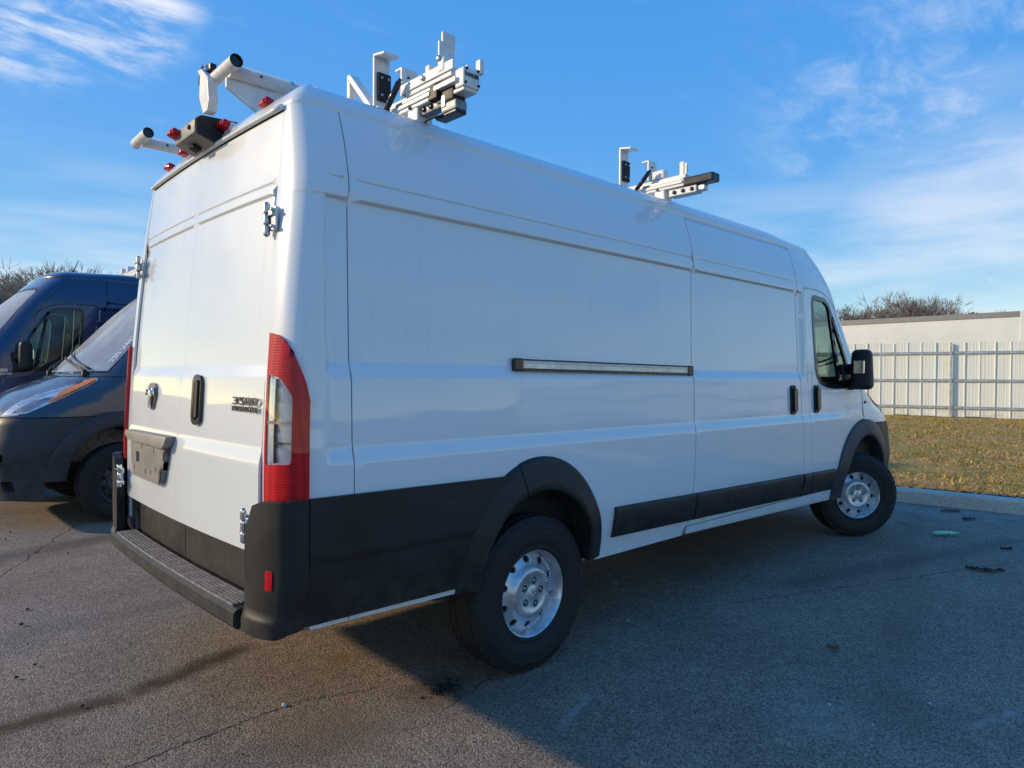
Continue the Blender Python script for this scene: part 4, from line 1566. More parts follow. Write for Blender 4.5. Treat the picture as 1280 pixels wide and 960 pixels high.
    for k in range(NV + 1):
        y = -0.805 + 1.61 * k / NV
        rings.append([sb.bm.verts.new(fs(a, b, y)) for a, b in prof])
    for a, b in zip(rings, rings[1:]):
        for i in range(len(prof)):
            sb.bm.faces.new((a[i], a[(i + 1) % len(prof)], b[(i + 1) % len(prof)], b[i]))
    sb.bm.faces.new(rings[0][::-1])
    sb.bm.faces.new(rings[-1])
    stp = sb.build('rear_step', M['black_plastic'], van, smooth=0.5)
    for k in range(6):
        x = -1.236 - 0.016 * k
        rb = MB()
        for j in range(NV):
            y0, y1 = -.76 + 1.52 * j / NV, -.76 + 1.52 * (j + 1) / NV
            rb.beam((x - .018 * (1 - (y0 / .8) ** 2), y0, .5545), (x - .018 * (1 - (y1 / .8) ** 2), y1, .5565), .0085, .010)
        rb.build('tread_rib', M['worn_plastic'], stp)
    # door furniture on the rear: handle, emblem, lettering, plate holder
    rdr = [o for o in van.children if o.name.startswith('rear_door')]
    rr = min(rdr, key=lambda o: sum(v.co.y for v in o.data.vertices))
    rl = max(rdr, key=lambda o: sum(v.co.y for v in o.data.vertices))
    oval = rounded([(-.283, 1.165), (-.185, 1.165), (-.185, 1.372), (-.283, 1.372)], .05, 6)
    hd = panel('handle_bezel', oval, reard, M['gloss_black'], rr, np.linspace(-.28, -.19, 6), np.linspace(1.17, 1.37, 10), [shrink(oval, .022)], off=.014, rim=.02)
    panel('handle_bowl', shrink(oval, .018), reard, M['under'], rr, [], [], off=.002, rim=0)
    panel('handle_grip', rounded([(-.262, 1.195), (-.232, 1.195), (-.232, 1.352), (-.262, 1.352)], .014, 4), reard, M['black_plastic'], rr, [], [1.2, 1.25, 1.3], off=.020, rim=.012)
    sh = [(.345, 1.330), (.388, 1.334), (.431, 1.330), (.452, 1.316), (.457, 1.288), (.450, 1.262), (.434, 1.238), (.424, 1.214), (.388, 1.204), (.352, 1.214), (.342, 1.238), (.326, 1.262), (.319, 1.288), (.324, 1.316)]
    em = panel('emblem_shield', sh, reard, M['badge_dark'], rl, np.linspace(.33, .45, 5), np.linspace(1.22, 1.32, 6), off=.009, rim=.01)
    e2 = MB()
    def ep(y, z, d):
        p = reard(np.array([y]), np.array([z]))[0]
        return Vector((p[0] - d, y, z))
    for q in (-1, 1):
        pts = []
        for k in range(14):
            a = -0.4 + k / 13 * 5.0
            r = .030 - .016 * k / 13
            pts.append(ep(.388 + q * (.030 + r * math.cos(a) * .85), 1.285 + r * math.sin(a), .016))
        e2.tube(pts, [.008 - .0035 * k / 13 for k in range(14)], 6)
    e2.prism([(.372, 1.30), (.404, 1.30), (.410, 1.275), (.401, 1.225), (.394, 1.214), (.382, 1.214), (.375, 1.225), (.366, 1.275)], lambda a, b, t: ep(a, b, t), .010, .022, .003)
    e2.build('emblem_head', M['chrome'], em)
    for s, zc, sz, wid, off_ in (('3500', 1.276, .040, .225, .0006), ('PROMASTER', 1.247, .027, .230, .0003)):
        tm = text_mesh(s, sz, .0022, off_)
        w = max(v.co.x for v in tm.vertices) - min(v.co.x for v in tm.vertices)
        p = reard(np.array([-.686]), np.array([zc]))[0]
        # seen from behind: text runs towards -y
        place_axes(tm, (p[0] - .006, -.686, zc), (0, -1, 0), (0, 0, 1), (-1, 0, 0), wid / w)
        tm.name = 'badge_lettering'
        link('badge_lettering', tm, M['badge_dark'], rr)
    pl = MB()
    xp = lambda y, z, d: (float(reard(np.array([y]), np.array([z]))[0][0]) - d, y, z)
    pl.prism([(.012, 1.100), (.700, 1.092), (.690, 1.066), (.60, 1.048), (.045, 1.045), (.022, 1.06)], lambda a, b, t: xp(a, b, t), -.004, .045, .006)
    pl.build('plate_lamp_hood', M['plate_grey'], rl, smooth=.6)
    pp = [(.05, 1.042), (.655, 1.046), (.612, .872), (.165, .870), (.125, .885)]
    slot = [(.475, .945), (.535, .945), (.535, .995), (.475, .995)]
    sl = [slot]
    for y, z in ((.27, .905), (.36, .90), (.56, .90), (.22, 1.01), (.42, 1.02), (.19, .925)):
        sl.append([(y, z), (y + .012, z), (y + .012, z + .022), (y, z + .022)])
    pb = panel('plate_holder', pp, reard, M['plate_grey'], rl, np.arange(.1, .65, .06), [.9, .94, .98, 1.01], sl, off=.022, rim=.02, gap=.004)
    panel('plate_recess', shrink(pp, .01), reard, M['black_plastic'], rl, [], [], [slot], off=.004, rim=0)


# ------------------------------------------------------------------ ground, kerb, lawn
def KX(y):
    return 6.12 - 0.118 * y


def plane_grid(name, xs, ys, zf, m, kind='structure'):
    xs, ys = np.array(xs), np.array(ys)
    X, Y = np.meshgrid(xs, ys)
    Z = zf(X, Y)
    V = np.stack([X.ravel(), Y.ravel(), Z.ravel()], 1)
    nx, ny = len(xs), len(ys)
    F = [(j * nx + i, j * nx + i + 1, (j + 1) * nx + i + 1, (j + 1) * nx + i) for j in range(ny - 1) for i in range(nx - 1)]
    me = bpy.data.meshes.new(name)
    me.from_pydata(V.tolist(), [], F)
    for p in me.polygons:
        p.use_smooth = True
    o = link(name, me, m)
    o['kind'] = kind
    return o


def asp_z(X, Y):
    # shallow pothole beside the rear wheel, faint undulation
    d = np.hypot((X + 0.43) / 1.5, Y + 0.82)
    return -0.014 * np.exp(-(d / 0.085) ** 2) + 0.004 * np.sin(X * 1.3 + Y * .7) * np.sin(Y * 1.1 - X * .4) - 0.004


fx = np.concatenate([[-120, -60, -30, -15, -8, -5], np.arange(-3.6, 2.6, .06), np.arange(2.7, 6.0, .3), [6.5, 7.2]])
fy = np.concatenate([[-200, -90, -40, -20, -10, -6], np.arange(-4, 1.6, .06), np.arange(1.7, 10, .4), [12, 16, 25, 45, 90, 200]])
o = plane_grid('asphalt_lot', fx, fy, asp_z, M['asphalt'])
# the far end of the lot follows the kerb line: shear the last two columns
for v in o.data.vertices:
    if v.co.x > 6.0:
        v.co.x = KX(v.co.y) + 0.08 + (v.co.x - 6.5) * 0.05


def lawn_z(X, Y):
    t = np.clip((X - KX(Y)) / 17.0, 0, 1)
    return 0.118 + 0.05 * t + 0.02 * np.sin(X * .9 + Y * .5) * np.sin(Y * .7) * np.clip(t * 6, 0, 1)


lx = np.concatenate([[0.13, 0.3, .6], np.arange(1, 20, .5), [22, 26, 32, 45, 70, 120, 300]])
ly = np.concatenate([[-200, -100, -60, -30, -20], np.arange(-14, 16, .5), [20, 30, 60, 100, 200]])
X, Y = np.meshgrid(lx, ly)
o = plane_grid('lawn', lx, ly, lambda X, Y: X * 0, M['lawn'])
for v in o.data.vertices:
    v.co.x += KX(v.co.y)
    v.co.z = float(lawn_z(np.array(v.co.x), np.array(v.co.y)))
o = plane_grid('far_ground', np.linspace(-2000, 2000, 9), np.linspace(-2000, 2000, 9), lambda X, Y: X * 0 - 0.30, M['lawn'])

kb = MB()
y = -60.0
i = 0
prof = [(0.0, -0.05), (0.012, 0.118), (0.03, 0.142), (0.06, 0.150), (0.135, 0.150), (0.15, 0.14), (0.15, -0.05)]
while y < 60:
    y1 = y + 3.0
    rings = []
    nseg = 10
    for k in range(nseg + 1):
        yy = y + 0.004 + (y1 - y - 0.008) * k / nseg
        rings.append([kb.bm.verts.new((KX(yy) + a + random.uniform(-.003, .003), yy, b + (random.uniform(-.003, .003) if b > .1 else 0))) for a, b in prof])
    for a, b in zip(rings, rings[1:]):
        for q in range(len(prof) - 1):
            kb.bm.faces.new((a[q], a[q + 1], b[q + 1], b[q]))
    kb.bm.faces.new(rings[0])
    kb.bm.faces.new(rings[-1][::-1])
    y = y1
o = kb.build('kerb', M['concrete'])
o['kind'] = 'structure'

# grass blades on the lawn in front of the fence
NB = 130000
gx = 0.22 + rng.random(NB) ** 1.25 * 17.4
gy = rng.uniform(-9.0, 8.5, NB)
keep = (np.sin(gx * 1.9 + gy * .7) + np.sin(gy * 2.3 - gx * .8) + rng.normal(0, .9, NB)) > -0.9
gx, gy = gx[keep], gy[keep]
bx_ = gx + KX(gy)
bz_ = lawn_z(bx_, gy) - 0.005
h = rng.uniform(.015, .045, len(gx)) * (1 + .4 * np.sin(gx * 3.1) * np.sin(gy * 2.7))
an = rng.uniform(0, 2 * PI, len(gx))
w = rng.uniform(.004, .010, len(gx))
ln = rng.uniform(-.06, .06, (len(gx), 2))
NT_ = 420
tx, ty = 0.3 + rng.random(NT_) ** 1.2 * 16.0, rng.uniform(-8.0, 8.0, NT_)
k_ = rng.integers(10, 26, NT_)
tx, ty = np.repeat(tx, k_) + rng.normal(0, .05, k_.sum()), np.repeat(ty, k_) + rng.normal(0, .05, k_.sum())
gx, gy = np.concatenate([gx, tx]), np.concatenate([gy, ty])
bx_ = gx + KX(gy)
bz_ = lawn_z(bx_, gy) - 0.005
h = np.concatenate([h, rng.uniform(.05, .12, len(tx))])
an = np.concatenate([an, rng.uniform(0, 2 * PI, len(tx))])
w = np.concatenate([w, rng.uniform(.005, .010, len(tx))])
ln = np.concatenate([ln, rng.normal(0, .04, (len(tx), 2))])
V = np.zeros((len(gx) * 3, 3))
V[0::3] = np.stack([bx_ - np.cos(an) * w, gy - np.sin(an) * w, bz_], 1)
V[1::3] = np.stack([bx_ + np.cos(an) * w, gy + np.sin(an) * w, bz_], 1)
V[2::3] = np.stack([bx_ + ln[:, 0], gy + ln[:, 1], bz_ + h], 1)
me = bpy.data.meshes.new('grass')
me.from_pydata(V.tolist(), [], np.arange(len(V)).reshape(-1, 3).tolist())
o = link('grass', me, M['blade'])
tag(o, 'short dry yellow-brown grass on the bank between kerb and fence', 'grass', kind='stuff')


def stone_bm(bm, c, s):
    r = bmesh.ops.create_icosphere(bm, subdivisions=1, radius=1.0)
    q = (random.uniform(.7, 1.3) * s, random.uniform(.6, 1.1) * s, random.uniform(.45, .8) * s)
    a = random.uniform(0, PI)
    for v in r['verts']:
        k = 1 + random.uniform(-.22, .22)
        x, y_, z_ = v.co.x * q[0] * k, v.co.y * q[1] * k, v.co.z * q[2] * k
        v.co = Vector((c[0] + x * math.cos(a) - y_ * math.sin(a), c[1] + x * math.sin(a) + y_ * math.cos(a), c[2] + z_))


sb_ = MB()
for k in range(520):
    y = random.uniform(-7.0, 1.2)
    d = 0.17 + abs(random.gauss(0, .09))
    s = random.choice([.012, .016, .02, .026, .034]) * random.uniform(.8, 1.2)
    stone_bm(sb_.bm, (KX(y) + d, y, .125 + s * .4), s)
tag(sb_.build('gravel', M['stone']), 'grey and white gravel stones lying along the back of the kerb', 'gravel', kind='stuff')
ms = MB()
for k in range(420):
    y = random.choice([random.gauss(-.75, .35), random.gauss(-2.4, .5), random.uniform(-6, 1)])
    d = 0.20 + random.random() ** 1.4 * .42
    s = random.uniform(.02, .055)
    r = bmesh.ops.create_icosphere(ms.bm, subdivisions=1, radius=1.0)
    for v in r['verts']:
        v.co = Vector((KX(y) + d + v.co.x * s * 1.4, y + v.co.y * s * 1.5, .118 + max(v.co.z, -.2) * s * .5 * random.uniform(.7, 1.2)))
tag(ms.build('moss', M['moss']), 'orange-brown moss clumps in a strip behind the kerb', 'moss', kind='stuff')
# broken asphalt crumbs in the pothole and loose grit
cb = MB()
for k in range(150):
    a = random.uniform(0, 2 * PI)
    r = abs(random.gauss(0, .06))
    x, y = -0.40 + r * math.cos(a) * 1.3, -0.80 + r * math.sin(a)
    s = random.uniform(.003, .010)
    stone_bm(cb.bm, (x, y, -0.012 + s * .5), s)
for k in range(160):
    x, y = random.uniform(-2.0, 4.5), random.uniform(-2.6, 1.5)
    s = random.uniform(.002, .0055)
    stone_bm(cb.bm, (x, y, s * .4), s)
tag(cb.build('asphalt_crumbs', M['debris']), 'dark crumbs of broken asphalt in and round the small pothole', 'gravel', kind='stuff')

# ------------------------------------------------------------------ the white van
van = thing('cargo_van', 'tall white cargo van seen from its rear corner with ladder racks on the roof', 'van', group='parked cargo vans')
van['steer'] = 1
build_van(van, M['white'])
del van['steer']

# the two navy vans are copies, turned round, with their own paint
for (loc, sz, pm, lab) in (((3.54, 4.93, 0), 1.0, 'navy_grey', 'dark navy van with grey bumper and headlight, right beside the white van'),
                           ((2.78, 7.70, 0), 1.085, 'navy', 'bright navy high-roof van farthest from the white van, its cab window and mirror showing')):
    b = copy_tree(van)
    b.location = loc
    b.rotation_euler = (0, 0, PI)
    b.scale = (1, 1, sz)
    b['label'] = lab
    st = [b]
    for _ in range(3):
        st = [c for o in st for c in o.children]
        for c in st:
            if c.name.startswith('wheel') and c.name.split('.')[0] == 'wheel':
                c.rotation_euler.z = 0
            if c.type == 'MESH' and c.data.materials and c.data.materials[0] == M['silver'] and pm == 'navy_grey':
                c.material_slots[0].link = 'OBJECT'
                c.material_slots[0].material = M['dark_steel']
            if c.type == 'MESH' and c.data.materials and c.data.materials[0] == M['white']:
                c.material_slots[0].link = 'OBJECT'
                c.material_slots[0].material = M[pm]
    if pm == 'navy_grey':
        # pale lettering stuck along the windshield edge
        tm = text_mesh('220 V4833H', 0.085, .0006, .0016)
        for v in tm.vertices:
            z = 1.66 + v.co.x * 0.80
            s = 0.630 - v.co.y * 0.8
            p = front(np.array([s]), np.array([z]))[0]
            v.co = (p[0] + .002 + v.co.z, p[1] + .004, p[2])
        link('windshield_lettering', tm, M['sticker'], b)
    else:
        st_ = MB()
        st_.box((3.578, 1.11, 1.44), (.004, .08, .13), bev=.001)
        st_.build('mirror_sticker', M['sticker'], b)
        an_ = MB()
        an_.lathe([(.03, 0), (.028, .02), (.012, .035), (.0005, .04)], (3.02, 0.3, 2.492), 'z', 10)
        an_.tube([(3.02, .3, 2.52), (2.96, .3, 2.66)], .005, 6)
        an_.build('aerial', M['black_plastic'], b)
        for x in (1.2, 2.2):
            rk = MB()
            rk.box((x, 0, 2.60), (.10, 1.5, .08), bev=.01)
            rk = rk.build('roof_bar', M['rack_white'], b)
            for y in (-.68, .68):
                ft = MB()
                ft.box((x, y, 2.53), (.08, .08, .12), bev=.01)
                ft.build('bar_foot', M['rack_white'], rk)
        for y in (-.5, -.2, .25, .55):
            ft = MB()
            ft.box((2.2, y, 2.67), (.12, .10, .08), bev=.01)
            ft.build('bar_clamp', M['rack_white'], rk)
        for zc, s_, sz_ in ((1.30, '2500', .045), (1.262, 'PROMASTER', .030)):
            tm = text_mesh(s_, sz_, .003, .001)
            place_axes(tm, (3.86, float(Wd(3.86, zc)) + .006, zc), (-1, 0, 0), (0, 0, 1), (0, 1, 0))
            link('badge_lettering', tm, M['chrome'], b)

# ------------------------------------------------------------------ what only the white van carries
# side-door track
tr_ = MB()
tr_.box((0.595, 0, 0), (1.39, .018, .022), bev=.003)
tr = MB()
W1 = float(Wd(0.6, 1.40))
zt0 = lambda x: 1.428 - 0.004 * x
tr.beam((-0.10, -W1 - .004, 1.4440), (1.29, -W1 - .004, 1.4340), .016, .011, .003)
rail = tr.build('door_track', M['rack_white'], van)
for z_, h_ in ((1.4080, .012), (1.4535, .006)):  # black lower edge; the thin upper strip draws a shadow outline
    tr = MB()
    tr.beam((-0.10, -W1 - .005, z_), (1.29, -W1 - .005, z_ - .010), .018, h_, .002)
    tr.build('track_dark_edge', M['gloss_black'], rail)
ch = MB()
ch.beam((-0.10, -W1 - .006, 1.4262), (1.29, -W1 - .006, 1.4162), .010, .0235)
ch.build('track_channel', M['cream'], rail)
ec = MB()
ec.box((-0.120, -W1 - .005, 1.430), (.058, .026, .060), bev=.008)
ec.build('track_end_cap', M['gloss_black'], rail)
ec = MB()
ec.box((1.303, -W1 - .005, 1.418), (.056, .026, .060), bev=.008)
ec.build('track_end_cap', M['gloss_black'], rail)
sh_ = MB()
sh_.beam((-0.13, -W1 + .003, 1.392), (1.32, -W1 + .003, 1.382), .004, .014)
sh_.build('track_shadow_line', M['gloss_black'], rail)  # black strip standing in for the shadow below the track
bt = text_mesh('3500', .030, .002, .0008)
p = front(np.array([-.93]), np.array([1.18]))[0]
place_axes(bt, (4.06, -float(Wd(4.0, 1.17)) + .000, 1.175), (1, 0, 0), (0, 0, 1), (0, -1, 0))
link('badge_lettering', bt, M['gloss_black'], van)

# camera housing and marker lamps over the rear doors
ch = MB()
poly = [(-1.262, 2.395), (-1.262, 2.452), (-1.235, 2.475), (-1.06, 2.485), (-1.06, 2.36), (-1.15, 2.352)]
ch.prism(poly, lambda a, b, t: (a, t, b), -0.185, 0.065, .008)
hous = ch.build('camera_housing', M['plate_grey'], van, smooth=.5)
lens = MB()
lens.box((-1.215, -.06, 2.365), (.04, .05, .02), Matrix.Rotation(math.radians(24), 3, 'Y'), bev=.005)
lens.build('camera_lens', M['gloss_black'], hous)
for y in (-.13, .035):
    bl_ = MB()
    bl_.lathe([(.0005, -.006), (.009, -.006), (.011, 0), (.011, .006)], (-1.264, y, 2.428), 'x', 10)
    bl_.build('housing_bolt', M['gloss_black'], hous)
sp_ = MB()
sp_.prism([(-1.255, 2.392), (-1.255, 2.456), (-1.23, 2.472), (-1.07, 2.48), (-1.07, 2.37), (-1.15, 2.36)], lambda a, b, t: (a, t, b), -0.190, -0.1845)
sp_.build('housing_shaded_side', M['black_plastic'], hous)  # black sheet paints shade on the side turned from the sun
for (x, y, z, ry) in ((-1.115, -.565, 2.445, 0), (-1.150, -.225, 2.440, 0), (-1.272, 0.030, 2.437, 0), (-1.165, .225, 2.425, 0), (-1.120, .585, 2.440, 0)):
    mk = MB()
    mk.box((x, y, z), (.044, .064, .036), Matrix.Rotation(math.radians(18), 3, 'Y'), bev=.013, seg=2)
    mk.box((x - .015, y, z - .002), (.026, .048, .024), Matrix.Rotation(math.radians(18), 3, 'Y'), bev=.008, seg=2)
    lo = mk.build('marker_lamp', M['red'], van)
    bs = MB()
    bs.box((x + .030, y, z - .010), (.045, .070, .038), Matrix.Rotation(math.radians(18), 3, 'Y'), bev=.01)
    bs.build('lamp_base', M['white'] if y != .03 else M['plate_grey'], lo)


# ladder racks
def rack(x0, rear):
    def one(name, m, shapes):
        t = MB()
        for sh in shapes:
            t.box(*sh[:2], **(sh[2] if len(sh) > 2 else {}))
        return t.build(name, m, rk)

    def discs(name, m, pts, r, axis, n=10):
        for p in pts:
            t = MB()
            t.lathe([(.0005, -.006), (r * .9, -.006), (r, -.004), (r, .006)], p, axis, n)
            t.build(name, m, rk)

    b = MB()
    yE = -.90 if rear else -.93
    b.box((x0 + .045, (1.0 + yE) / 2, 2.548), (.088, 1.0 - yE, .050), bev=.005)
    b.box((x0 + .045, (.9 + yE) / 2, 2.586), (.055, .9 - yE, .024), bev=.003)
    b.box((x0 - .003, (1.0 + yE) / 2, 2.548), (.008, .98 - yE, .014))
    rk = b.build('ladder_rack', M['rack_white'], van, label='white ladder rack with a lettered end box, nearest the rear doors' if rear else 'white ladder rack with a black end block, nearest the cab')
    one('rack_slot', M['rack_grey'], [((x0 - .0005, (.9 + yE) / 2, 2.568), (.006, .88 - yE, .008)), ])
    for q in (-1, 1):
        one('rack_foot', M['rack_white'], [((x0 + .045, q * .755, 2.500), (.085, .080, .120), dict(bev=.008, taper=(.9, .9))), ((x0 + .045, q * .755, 2.452), (.13, .12, .018), dict(bev=.006))])
    discs('rack_bolt', M['gloss_black'], [(x0 + .000, -.745, 2.475), (x0 + .000, -.745, 2.53)], .008, 'x', 8)
    R1 = Matrix.Rotation(math.radians(10), 3, 'X')
    one('hook_upright', M['rack_white'], [((x0 + .040, -.455, 2.705), (.085, .014, .29), dict(bev=.004)), ((x0 + .040, -.495, 2.848), (.085, .095, .012), dict(rot=R1, bev=.004))])
    one('rubber_pad', M['rubber'], [((x0 + .046, -.469, 2.712), (.070, .016, .130), dict(bev=.005))])
    discs('pad_screw', M['dull_metal'], [(x0 + .046 + a, -.478, 2.712 + c) for a in (-.018, .018) for c in (-.04, .04)], .006, 'y', 8)
    one('hook_bracket', M['rack_white'], [((x0 + .045, -.672, 2.665), (.085, .012, .125), dict(bev=.003)), ((x0 + .045, -.650, 2.727), (.085, .052, .010), dict(bev=.003)), ((x0 + .04, -.735, 2.630), (.05, .09, .055), dict(bev=.012))])
    discs('pad_screw', M['gloss_black'], [(x0 + .035, -.680, 2.690), (x0 + .060, -.680, 2.665)], .005, 'y', 8)
    if rear:
        t = MB()
        t.box((x0 + .02, -.225, 2.70), (.040, .028, .27), bev=.004)
        t.beam((x0 + .02, -.235, 2.82), (x0 + .02, -.445, 2.60), .040, .028, .004)
        t.box((x0 + .04, -.34, 2.60), (.08, .30, .03), bev=.004)
        t.build('side_brace', M['rack_white'], rk)
        one('slide_rail', M['rack_white'], [((x0 + .042, -.86, 2.607), (.07, .32, .036), dict(bev=.004)), ((x0 + .004, -.86, 2.628), (.010, .36, .040), dict(bev=.003)), ((x0 + .082, -.86, 2.628), (.010, .36, .040), dict(bev=.003))])
        one('end_block', M['black_plastic'], [((x0 + .045, -.905, 2.548), (.094, .060, .054), dict(bev=.006)), ((x0 + .05, -.965, 2.528), (.066, .11, .056), dict(bev=.006))])
        one('slide_bar', M['cream'], [((x0 + .012, -.985, 2.562), (.03, .14, .020), dict(bev=.003))])
        one('gear_box', M['rack_white'], [((x0 + .055, -1.065, 2.567), (.086, .055, .076), dict(bev=.007)), ((x0 + .055, -1.04, 2.524), (.07, .09, .016), dict(bev=.004)), ((x0 + .112, -1.075, 2.632), (.022, .03, .060), dict(bev=.005))])
        tm = text_mesh('RANGER', .024, .0008, .0005)
        w_ = max(v.co.x for v in tm.vertices) - min(v.co.x for v in tm.vertices)
        place_axes(tm, (x0 + .055, -1.0935, 2.577), (1, 0, 0), (0, 0, 1), (0, -1, 0), .072 / w_)
        link('box_lettering', tm, M['gloss_black'], rk)
        discs('box_bolt', M['gloss_black'], [(x0 + .028, -1.092, 2.600), (x0 + .088, -1.092, 2.603), (x0 + .090, -1.092, 2.545), (x0 + .022, -1.092, 2.543)], .006, 'y', 8)
        one('end_upright', M['rack_white'], [((x0 + .040, -.945, 2.690), (.080, .012, .125), dict(bev=.004)), ((x0 + .050, -.945, 2.765), (.066, .016, .060), dict(bev=.006)), ((x0 + .010, -.965, 2.645), (.03, .045, .060), dict(bev=.01))])
        one('slide_stop', M['rack_white'], [((x0 + .03, -.86, 2.655), (.05, .03, .05), dict(bev=.006))])
        discs('upright_bolt', M['dull_metal'], [(x0 - .008, -.955, 2.672), (x0 - .006, -.84, 2.628)], .012, 'x', 10)
        one('lower_arm', M['shaded_arm'], [((x0 + .045, -.855, 2.508), (.05, .17, .040), dict(bev=.012)), ((x0 + .05, -.985, 2.478), (.060, .10, .040), dict(bev=.008))])
        one('arm_base', M['gloss_black'], [((x0 + .05, -.965, 2.451), (.056, .14, .018), dict(bev=.006))])
        discs('arm_pivot', M['gloss_black'], [(x0 + .018, y, 2.508) for y in (-.82, -.87)], .012, 'x', 12)
        one('latch', M['dull_metal'], [((x0 + .03, -.955, 2.505), (.030, .026, .050), dict(bev=.004))])
        t = MB()
        t.tube([(x0 + .03, -.965, 2.448), (x0 + .01, -.90, 2.452), (x0 + .01, -.85, 2.452), (x0 + .03, -.81, 2.455)], .0055, 6)
        t.build('cable', M['rubber'], rk)
    else:
        one('end_block', M['gloss_black'], [((x0 + .045, -1.020, 2.545), (.082, .20, .050), dict(bev=.008))])
        for dx_ in (.022, .058):
            one('end_upright', M['rack_white'], [((x0 + dx_, -.905, 2.625), (.010, .030, .10), dict(bev=.003))])
        one('lower_arm', M['rack_white'], [((x0 + .045, -.915, 2.495), (.07, .19, .042), dict(bev=.006))])
        discs('arm_pivot', M['gloss_black'], [(x0 + .008, y, 2.496) for y in (-.86, -.92, -.98)], .012, 'x', 12)
        one('latch', M['dull_metal'], [((x0 + .045, -1.035, 2.497), (.045, .05, .036), dict(bev=.01))])
    g = MB()
    g.tube([(x0 - .03, -.715, 2.655), (x0 - .03, -.665, 2.612)], .008, 8)
    g.tube([(x0 - .03, -.705, 2.645), (x0 - .03, -.600, 2.545)], .0135, 10)
    g.build('gas_strut', M['gloss_black'], rk)


rack(-0.56, True)
rack(1.28, False)
for (y0, xe, ya, yb) in ((-.40, -1.20, -.24, -.475), (.78, -1.205, .875, .655)):
    t = MB()
    t.tube([(xe, y0, 2.605), (1.30, y0, 2.60)], .029, 16)
    bar = t.build('grip_tube', M['rack_white'], van)
    t = MB()
    t.tube([(xe, ya, 2.612), (xe, yb, 2.618)], .027, 16, False)
    t.build('tube_handle', M['rack_white'], bar)
    t = MB()
    t.lathe([(.0005, 0), (.0245, 0)], (xe, yb + .012, 2.618), 'y', 16)
    t.lathe([(.0245, -.012), (.0245, .03)], (xe, yb + .012, 2.618), 'y', 16)
    t.build('tube_bore', M['gloss_black'], bar)
    t = MB()
    t.lathe([(.0302, -.008), (.0302, .008)], (xe + .26, y0, 2.604), 'x', 16)
    t.build('tube_collar', M['dull_metal'], bar)
    for dx_ in (.12, .30):
        t = MB()
        t.lathe([(.0005, -.003), (.006, -.003), (.006, .003)], (xe + dx_, y0 - .028, 2.604), 'y', 8)
        t.build('tube_hole', M['gloss_black'], bar)
    t = MB()
    t.box((xe + .32, y0, 2.52), (.08, .06, .17), bev=.006)
    t.build('tube_foot', M['rack_white'], bar)
    if y0 < 0:
        t = MB()
        t.prism([(-.205, 2.630), (-.165, 2.660), (-.215, 2.655), (-.285, 2.60), (-.300, 2.50), (-.285, 2.462), (-.235, 2.462), (-.19, 2.54)], lambda a, b, q: (q, a, b), -1.245, -1.205, .004)
        pl_ = t.build('end_plate', M['rack_white'], bar)
        t = MB()
        t.prism([(-1.205, 2.58), (-.95, 2.585), (-.95, 2.45), (-1.05, 2.455), (-1.205, 2.54)], lambda a, b, q: (a, q, b), -.385, -.370, .002)
        t.build('side_plate', M['rack_white'], bar)
        t = MB()
        t.box((-1.215, -.245, 2.655), (.03, .05, .03), bev=.006)
        t.tube([(-1.215, -.235, 2.665), (-1.22, -.17, 2.69), (-1.22, -.125, 2.675), (-1.22, -.12, 2.625), (-1.22, -.15, 2.60)], .0045, 6)
        t.build('cable', M['gloss_black'], bar)

# ------------------------------------------------------------------ fence, trailer
FO = Vector((23.40, 3.16, 0.165))
FD = Vector((-0.25, 1.0, 0)).normalized()
FN = Vector((-FD.y, FD.x, 0))          # towards the lot
fence = thing('panel_fence', 'white ribbed metal panel fence on grey steel rails and posts above the lawn', 'fence', FO, math.atan2(FD.y, FD.x))
# local axes: x along the fence, y towards the lot when positive
PW, FH = 0.40, 2.44
pb_ = MB()
pr = [(-.200, 0.0), (-.188, .030), (-.172, .030), (-.160, 0.0), (-.085, 0.0), (-.078, .004), (-.066, .004), (-.059, 0.0), (.000, 0.0), (.007, .004), (.019, .004), (.026, 0.0), (.100, 0.0), (.107, .004), (.119, .004), (.126, 0.0), (.199, 0.0)]
lo_, hi_ = [], []
for a, b in pr:
    lo_.append(pb_.bm.verts.new((a, b, 0.03)))
    hi_.append(pb_.bm.verts.new((a, b, FH)))
for k in range(len(pr) - 1):
    pb_.bm.faces.new((lo_[k], lo_[k + 1], hi_[k + 1], hi_[k]))
panel0 = pb_.build('fence_panel', M['fence_white'], fence)
panel0.location = (0.2, 0, 0)
T0, T1 = -100, 40
for k in range(T0, T1):
    c = panel0 if k == T0 else panel0.copy()
    if k != T0:
        COL.objects.link(c)
        c.parent = fence
    c.location = (0.2 + PW * k, random.uniform(-.006, .006), random.uniform(-.025, .012))
    c.rotation_euler = (random.uniform(-.004, .004), random.uniform(-.003, .003), random.uniform(-.004, .004))
post0 = None
for k in range(T0, T1 + 1, 9):
    x = PW * (k - T0) + PW * T0
    x = PW * round(x / PW / 9) * 9
    if post0 is None:
        pm_ = MB()
        pm_.box((0, 0.085, 1.18), (.065, .065, 2.42), bev=.006)
        pm_.box((0, 0.085, 2.395), (.075, .075, .02), bev=.004)
        post0 = pm_.build('fence_post', M['galv'], fence)
        c = post0
    else:
        c = post0.copy()
        COL.objects.link(c)
        c.parent = fence
    c.location = (x, 0, 0)
rl0 = None
